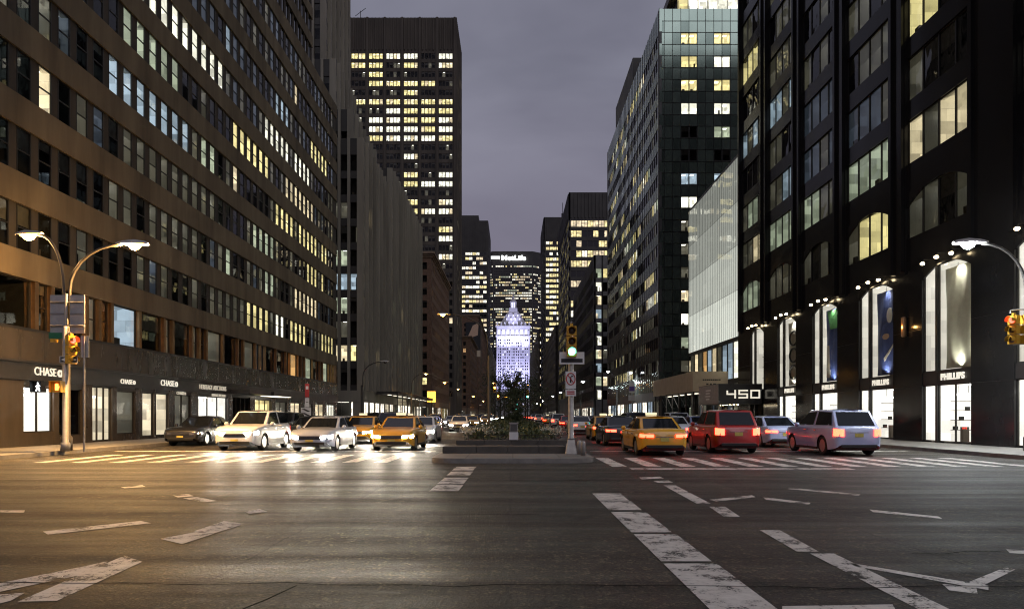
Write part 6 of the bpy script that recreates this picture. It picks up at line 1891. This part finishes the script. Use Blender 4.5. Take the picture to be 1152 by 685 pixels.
for (k, p, x, y), l in zip(CARS_IN, LBL_IN):
    place_car(k, p, x, y, -1, l, G_IN, True, y < 60)
CARS_OUT = [('taxi', 'paint_yellow', 5.5, 24.8), ('sedan', 'paint_red', 8.9, 42.4), ('sedan', 'paint_black', 5.4, 33), ('suv', 'paint_red', 8.8, 26.5), ('taxi', 'paint_yellow', 5.6, 40), ('sedan', 'paint_silver', 9.0, 37), ('sedan', 'paint_white', 5.3, 52), ('suv', 'paint_black', 8.8, 48), ('taxi', 'paint_yellow', 8.9, 60),
            ('sedan', 'paint_red', 5.4, 66), ('sedan', 'paint_grey', 8.9, 74), ('suv', 'paint_white', 5.5, 82), ('sedan', 'paint_black', 9, 92), ('taxi', 'paint_yellow', 5.4, 104), ('sedan', 'paint_silver', 8.9, 118),
            ('suv', 'paint_pale_blue', 12.7, 25), ('sedan', 'paint_pale_blue', 12.6, 31.4), ('suv', 'paint_pale_blue', 12.7, 38), ('sedan', 'paint_blue', 12.6, 44.8), ('suv', 'paint_silver', 12.7, 51.6), ('sedan', 'paint_pale_blue', 12.5, 59)]
LBL_OUT = ['yellow taxi with red tail lamps leaving beside the median, just past the crosswalk', 'dark red sedan in the departing middle lane, ahead of the silver sedan', 'black sedan ahead of the first departing taxi, beside the median', 'dark red sport utility car in the departing middle lane, just past the crosswalk', 'yellow taxi ahead of the black sedan, driving away', 'silver sedan ahead of the red sport utility car', 'white sedan third along the departing lane beside the median', 'black sport utility car in the departing middle lane', 'yellow taxi in the departing middle lane, ahead of the black sport utility car',
           'red sedan far along the departing lane beside the median', 'grey sedan before the second street, driving away', 'white sport utility car entering the second street', 'black sedan leaving the second street', 'yellow taxi beside the second median, driving away', 'silver sedan farthest of the departing cars',
           'pale blue sport utility car in the outer right lane, before the gallery windows', 'pale blue sedan in the outer right lane, behind the blue banner window', 'pale blue sport utility car third in the outer right lane', 'deep blue sedan in the outer right lane before the 450 canopy', 'silver sport utility car beside the 450 canopy', 'pale blue sedan beside the sidewalk shed']
for (k, p, x, y), l in zip(CARS_OUT, LBL_OUT):
    place_car(k, p, x, y, 1, l, G_OUT)
fr_ = random.Random(8)
for lane, d in ((-5.0, -1), (-8.3, -1), (-11.6, -1), (5.4, 1), (8.9, 1), (12.4, 1)):
    y = 138 + fr_.uniform(0, 8)
    while y < 300:
        k = fr_.choice(['sedan', 'suv', 'taxi'])
        place_car(k, 'paint_yellow' if k == 'taxi' else fr_.choice(['paint_black', 'paint_white', 'paint_silver', 'paint_grey']), lane, y, d,
                  'tiny distant car with headlights lit, far up the oncoming lanes' if d < 0 else 'tiny distant car with red tail lamps, far down the departing lanes', 'distant oncoming cars' if d < 0 else 'distant departing cars')
        y += fr_.uniform(12, 30)
PARK = [('sedan', 'paint_black', 16.1, 40.5, 1, 'black sedan parked at the right kerb, nearest of those by the gallery'), ('sedan', 'paint_grey', 16.1, 46.3, 1, 'grey sedan parked at the right kerb before the canopy'), ('suv', 'paint_black', 16.1, 52.4, 1, 'black sport utility car parked before the 450 canopy'), ('sedan', 'paint_black', 16.1, 58.6, 1, 'black sedan parked beside the 450 canopy posts'), ('suv', 'paint_grey', 16.1, 65, 1, 'grey sport utility car parked beside the sidewalk shed'),
        ('sedan', 'paint_black', -16.1, 33, -1, 'black sedan parked before the lit shop door on the left'), ('sedan', 'paint_grey', -16.1, 39.3, -1, 'grey sedan parked before the paired pale shop windows'), ('suv', 'paint_black', -16.1, 46, -1, 'black sport utility car parked before the auction shop'), ('sedan', 'paint_blue', -16.1, 59, -1, 'blue sedan parked past the lit awning'), ('sedan', 'paint_black', -16.1, 65.4, -1, 'black sedan parked far along the left kerb')]
for k, p, x, y, d, l in PARK: place_car(k, p, x, y, d, l, G_PARK, lamps=(x > 0 and y < 42))
def kill(o):
    for ch in list(o.children): kill(ch)
    bpy.data.objects.remove(o)
for o_ in protos.values(): kill(o_)

#@@WORLD
# ------------------------------------------------------------------ sky and light
w = bpy.data.worlds.new('World'); scn.world = w; w.use_nodes = True
nt = w.node_tree; bg = nt.nodes['Background']
sky = nt.nodes.new('ShaderNodeTexSky'); sky.sky_type = 'NISHITA'; sky.sun_disc = False
sky.sun_elevation = R(1.0); sky.sun_rotation = R(152); sky.air_density = 1.0; sky.dust_density = 3.0
tc = nt.nodes.new('ShaderNodeTexCoord'); mp = nt.nodes.new('ShaderNodeMapping'); mp.inputs['Scale'].default_value = (1.0, 1.0, 2.2)
nt.links.new(tc.outputs['Generated'], mp.inputs['Vector'])
n1 = nt.nodes.new('ShaderNodeTexNoise'); n1.inputs['Scale'].default_value = 2.1; n1.inputs['Detail'].default_value = 5; n1.inputs['Roughness'].default_value = 0.5; n1.inputs['Distortion'].default_value = 0.4
nt.links.new(mp.outputs[0], n1.inputs['Vector'])
cr = nt.nodes.new('ShaderNodeValToRGB'); cr.color_ramp.elements[0].position = 0.3; cr.color_ramp.elements[1].position = 0.72
cr.color_ramp.elements[0].color = (0.100, 0.098, 0.135, 1); cr.color_ramp.elements[1].color = (0.225, 0.225, 0.28, 1)
nt.links.new(n1.outputs['Fac'], cr.inputs['Fac'])
# towards the horizon the cloud takes on the warm city glow
sp_ = nt.nodes.new('ShaderNodeSeparateXYZ'); nt.links.new(tc.outputs['Generated'], sp_.inputs[0])
hr = nt.nodes.new('ShaderNodeValToRGB'); hr.color_ramp.elements[0].position = 0.0; hr.color_ramp.elements[1].position = 0.45
hr.color_ramp.elements[0].color = (1, 1, 1, 1); hr.color_ramp.elements[1].color = (0, 0, 0, 1)
nt.links.new(sp_.outputs['Z'], hr.inputs['Fac'])
gm = nt.nodes.new('ShaderNodeMixRGB'); gm.inputs[2].default_value = (0.112, 0.088, 0.135, 1)
nt.links.new(hr.outputs['Color'], gm.inputs[0]); nt.links.new(cr.outputs['Color'], gm.inputs[1])
sm = nt.nodes.new('ShaderNodeMixRGB'); sm.blend_type = 'ADD'; sm.inputs[0].default_value = 0.012
nt.links.new(gm.outputs[0], sm.inputs[1]); nt.links.new(sky.outputs[0], sm.inputs[2])
nt.links.new(sm.outputs[0], bg.inputs['Color']); bg.inputs['Strength'].default_value = 1.0
sl = bpy.data.lights.new('night_fill', 'SUN'); sl.energy = 0.38; sl.angle = R(45); sl.color = (0.95, 0.93, 1.0)  # dim broad fill added to the night, standing in for city glow
so_ = bpy.data.objects.new('night_fill', sl); so_.rotation_euler = Vector((-0.35, 0.65, -0.6)).to_track_quat('-Z', 'Y').to_euler(); col.objects.link(so_)

scn.render.engine = 'CYCLES'
cy = scn.cycles
cy.use_denoising = True
try: cy.denoiser = 'OPENIMAGEDENOISE'
except Exception: pass
cy.use_adaptive_sampling = True; cy.adaptive_threshold = 0.02
cy.max_bounces = 6; cy.diffuse_bounces = 2; cy.glossy_bounces = 4; cy.transparent_max_bounces = 10; cy.transmission_bounces = 2
cy.sample_clamp_indirect = 4.0; cy.sample_clamp_direct = 0
cy.caustics_reflective = False; cy.caustics_refractive = False
cy.use_light_tree = True
cy.filter_width = 1.1
scn.view_settings.view_transform = 'Standard'; scn.view_settings.look = 'None'; scn.view_settings.gamma = 1.0; scn.view_settings.exposure = 0.35
scn.render.film_transparent = False
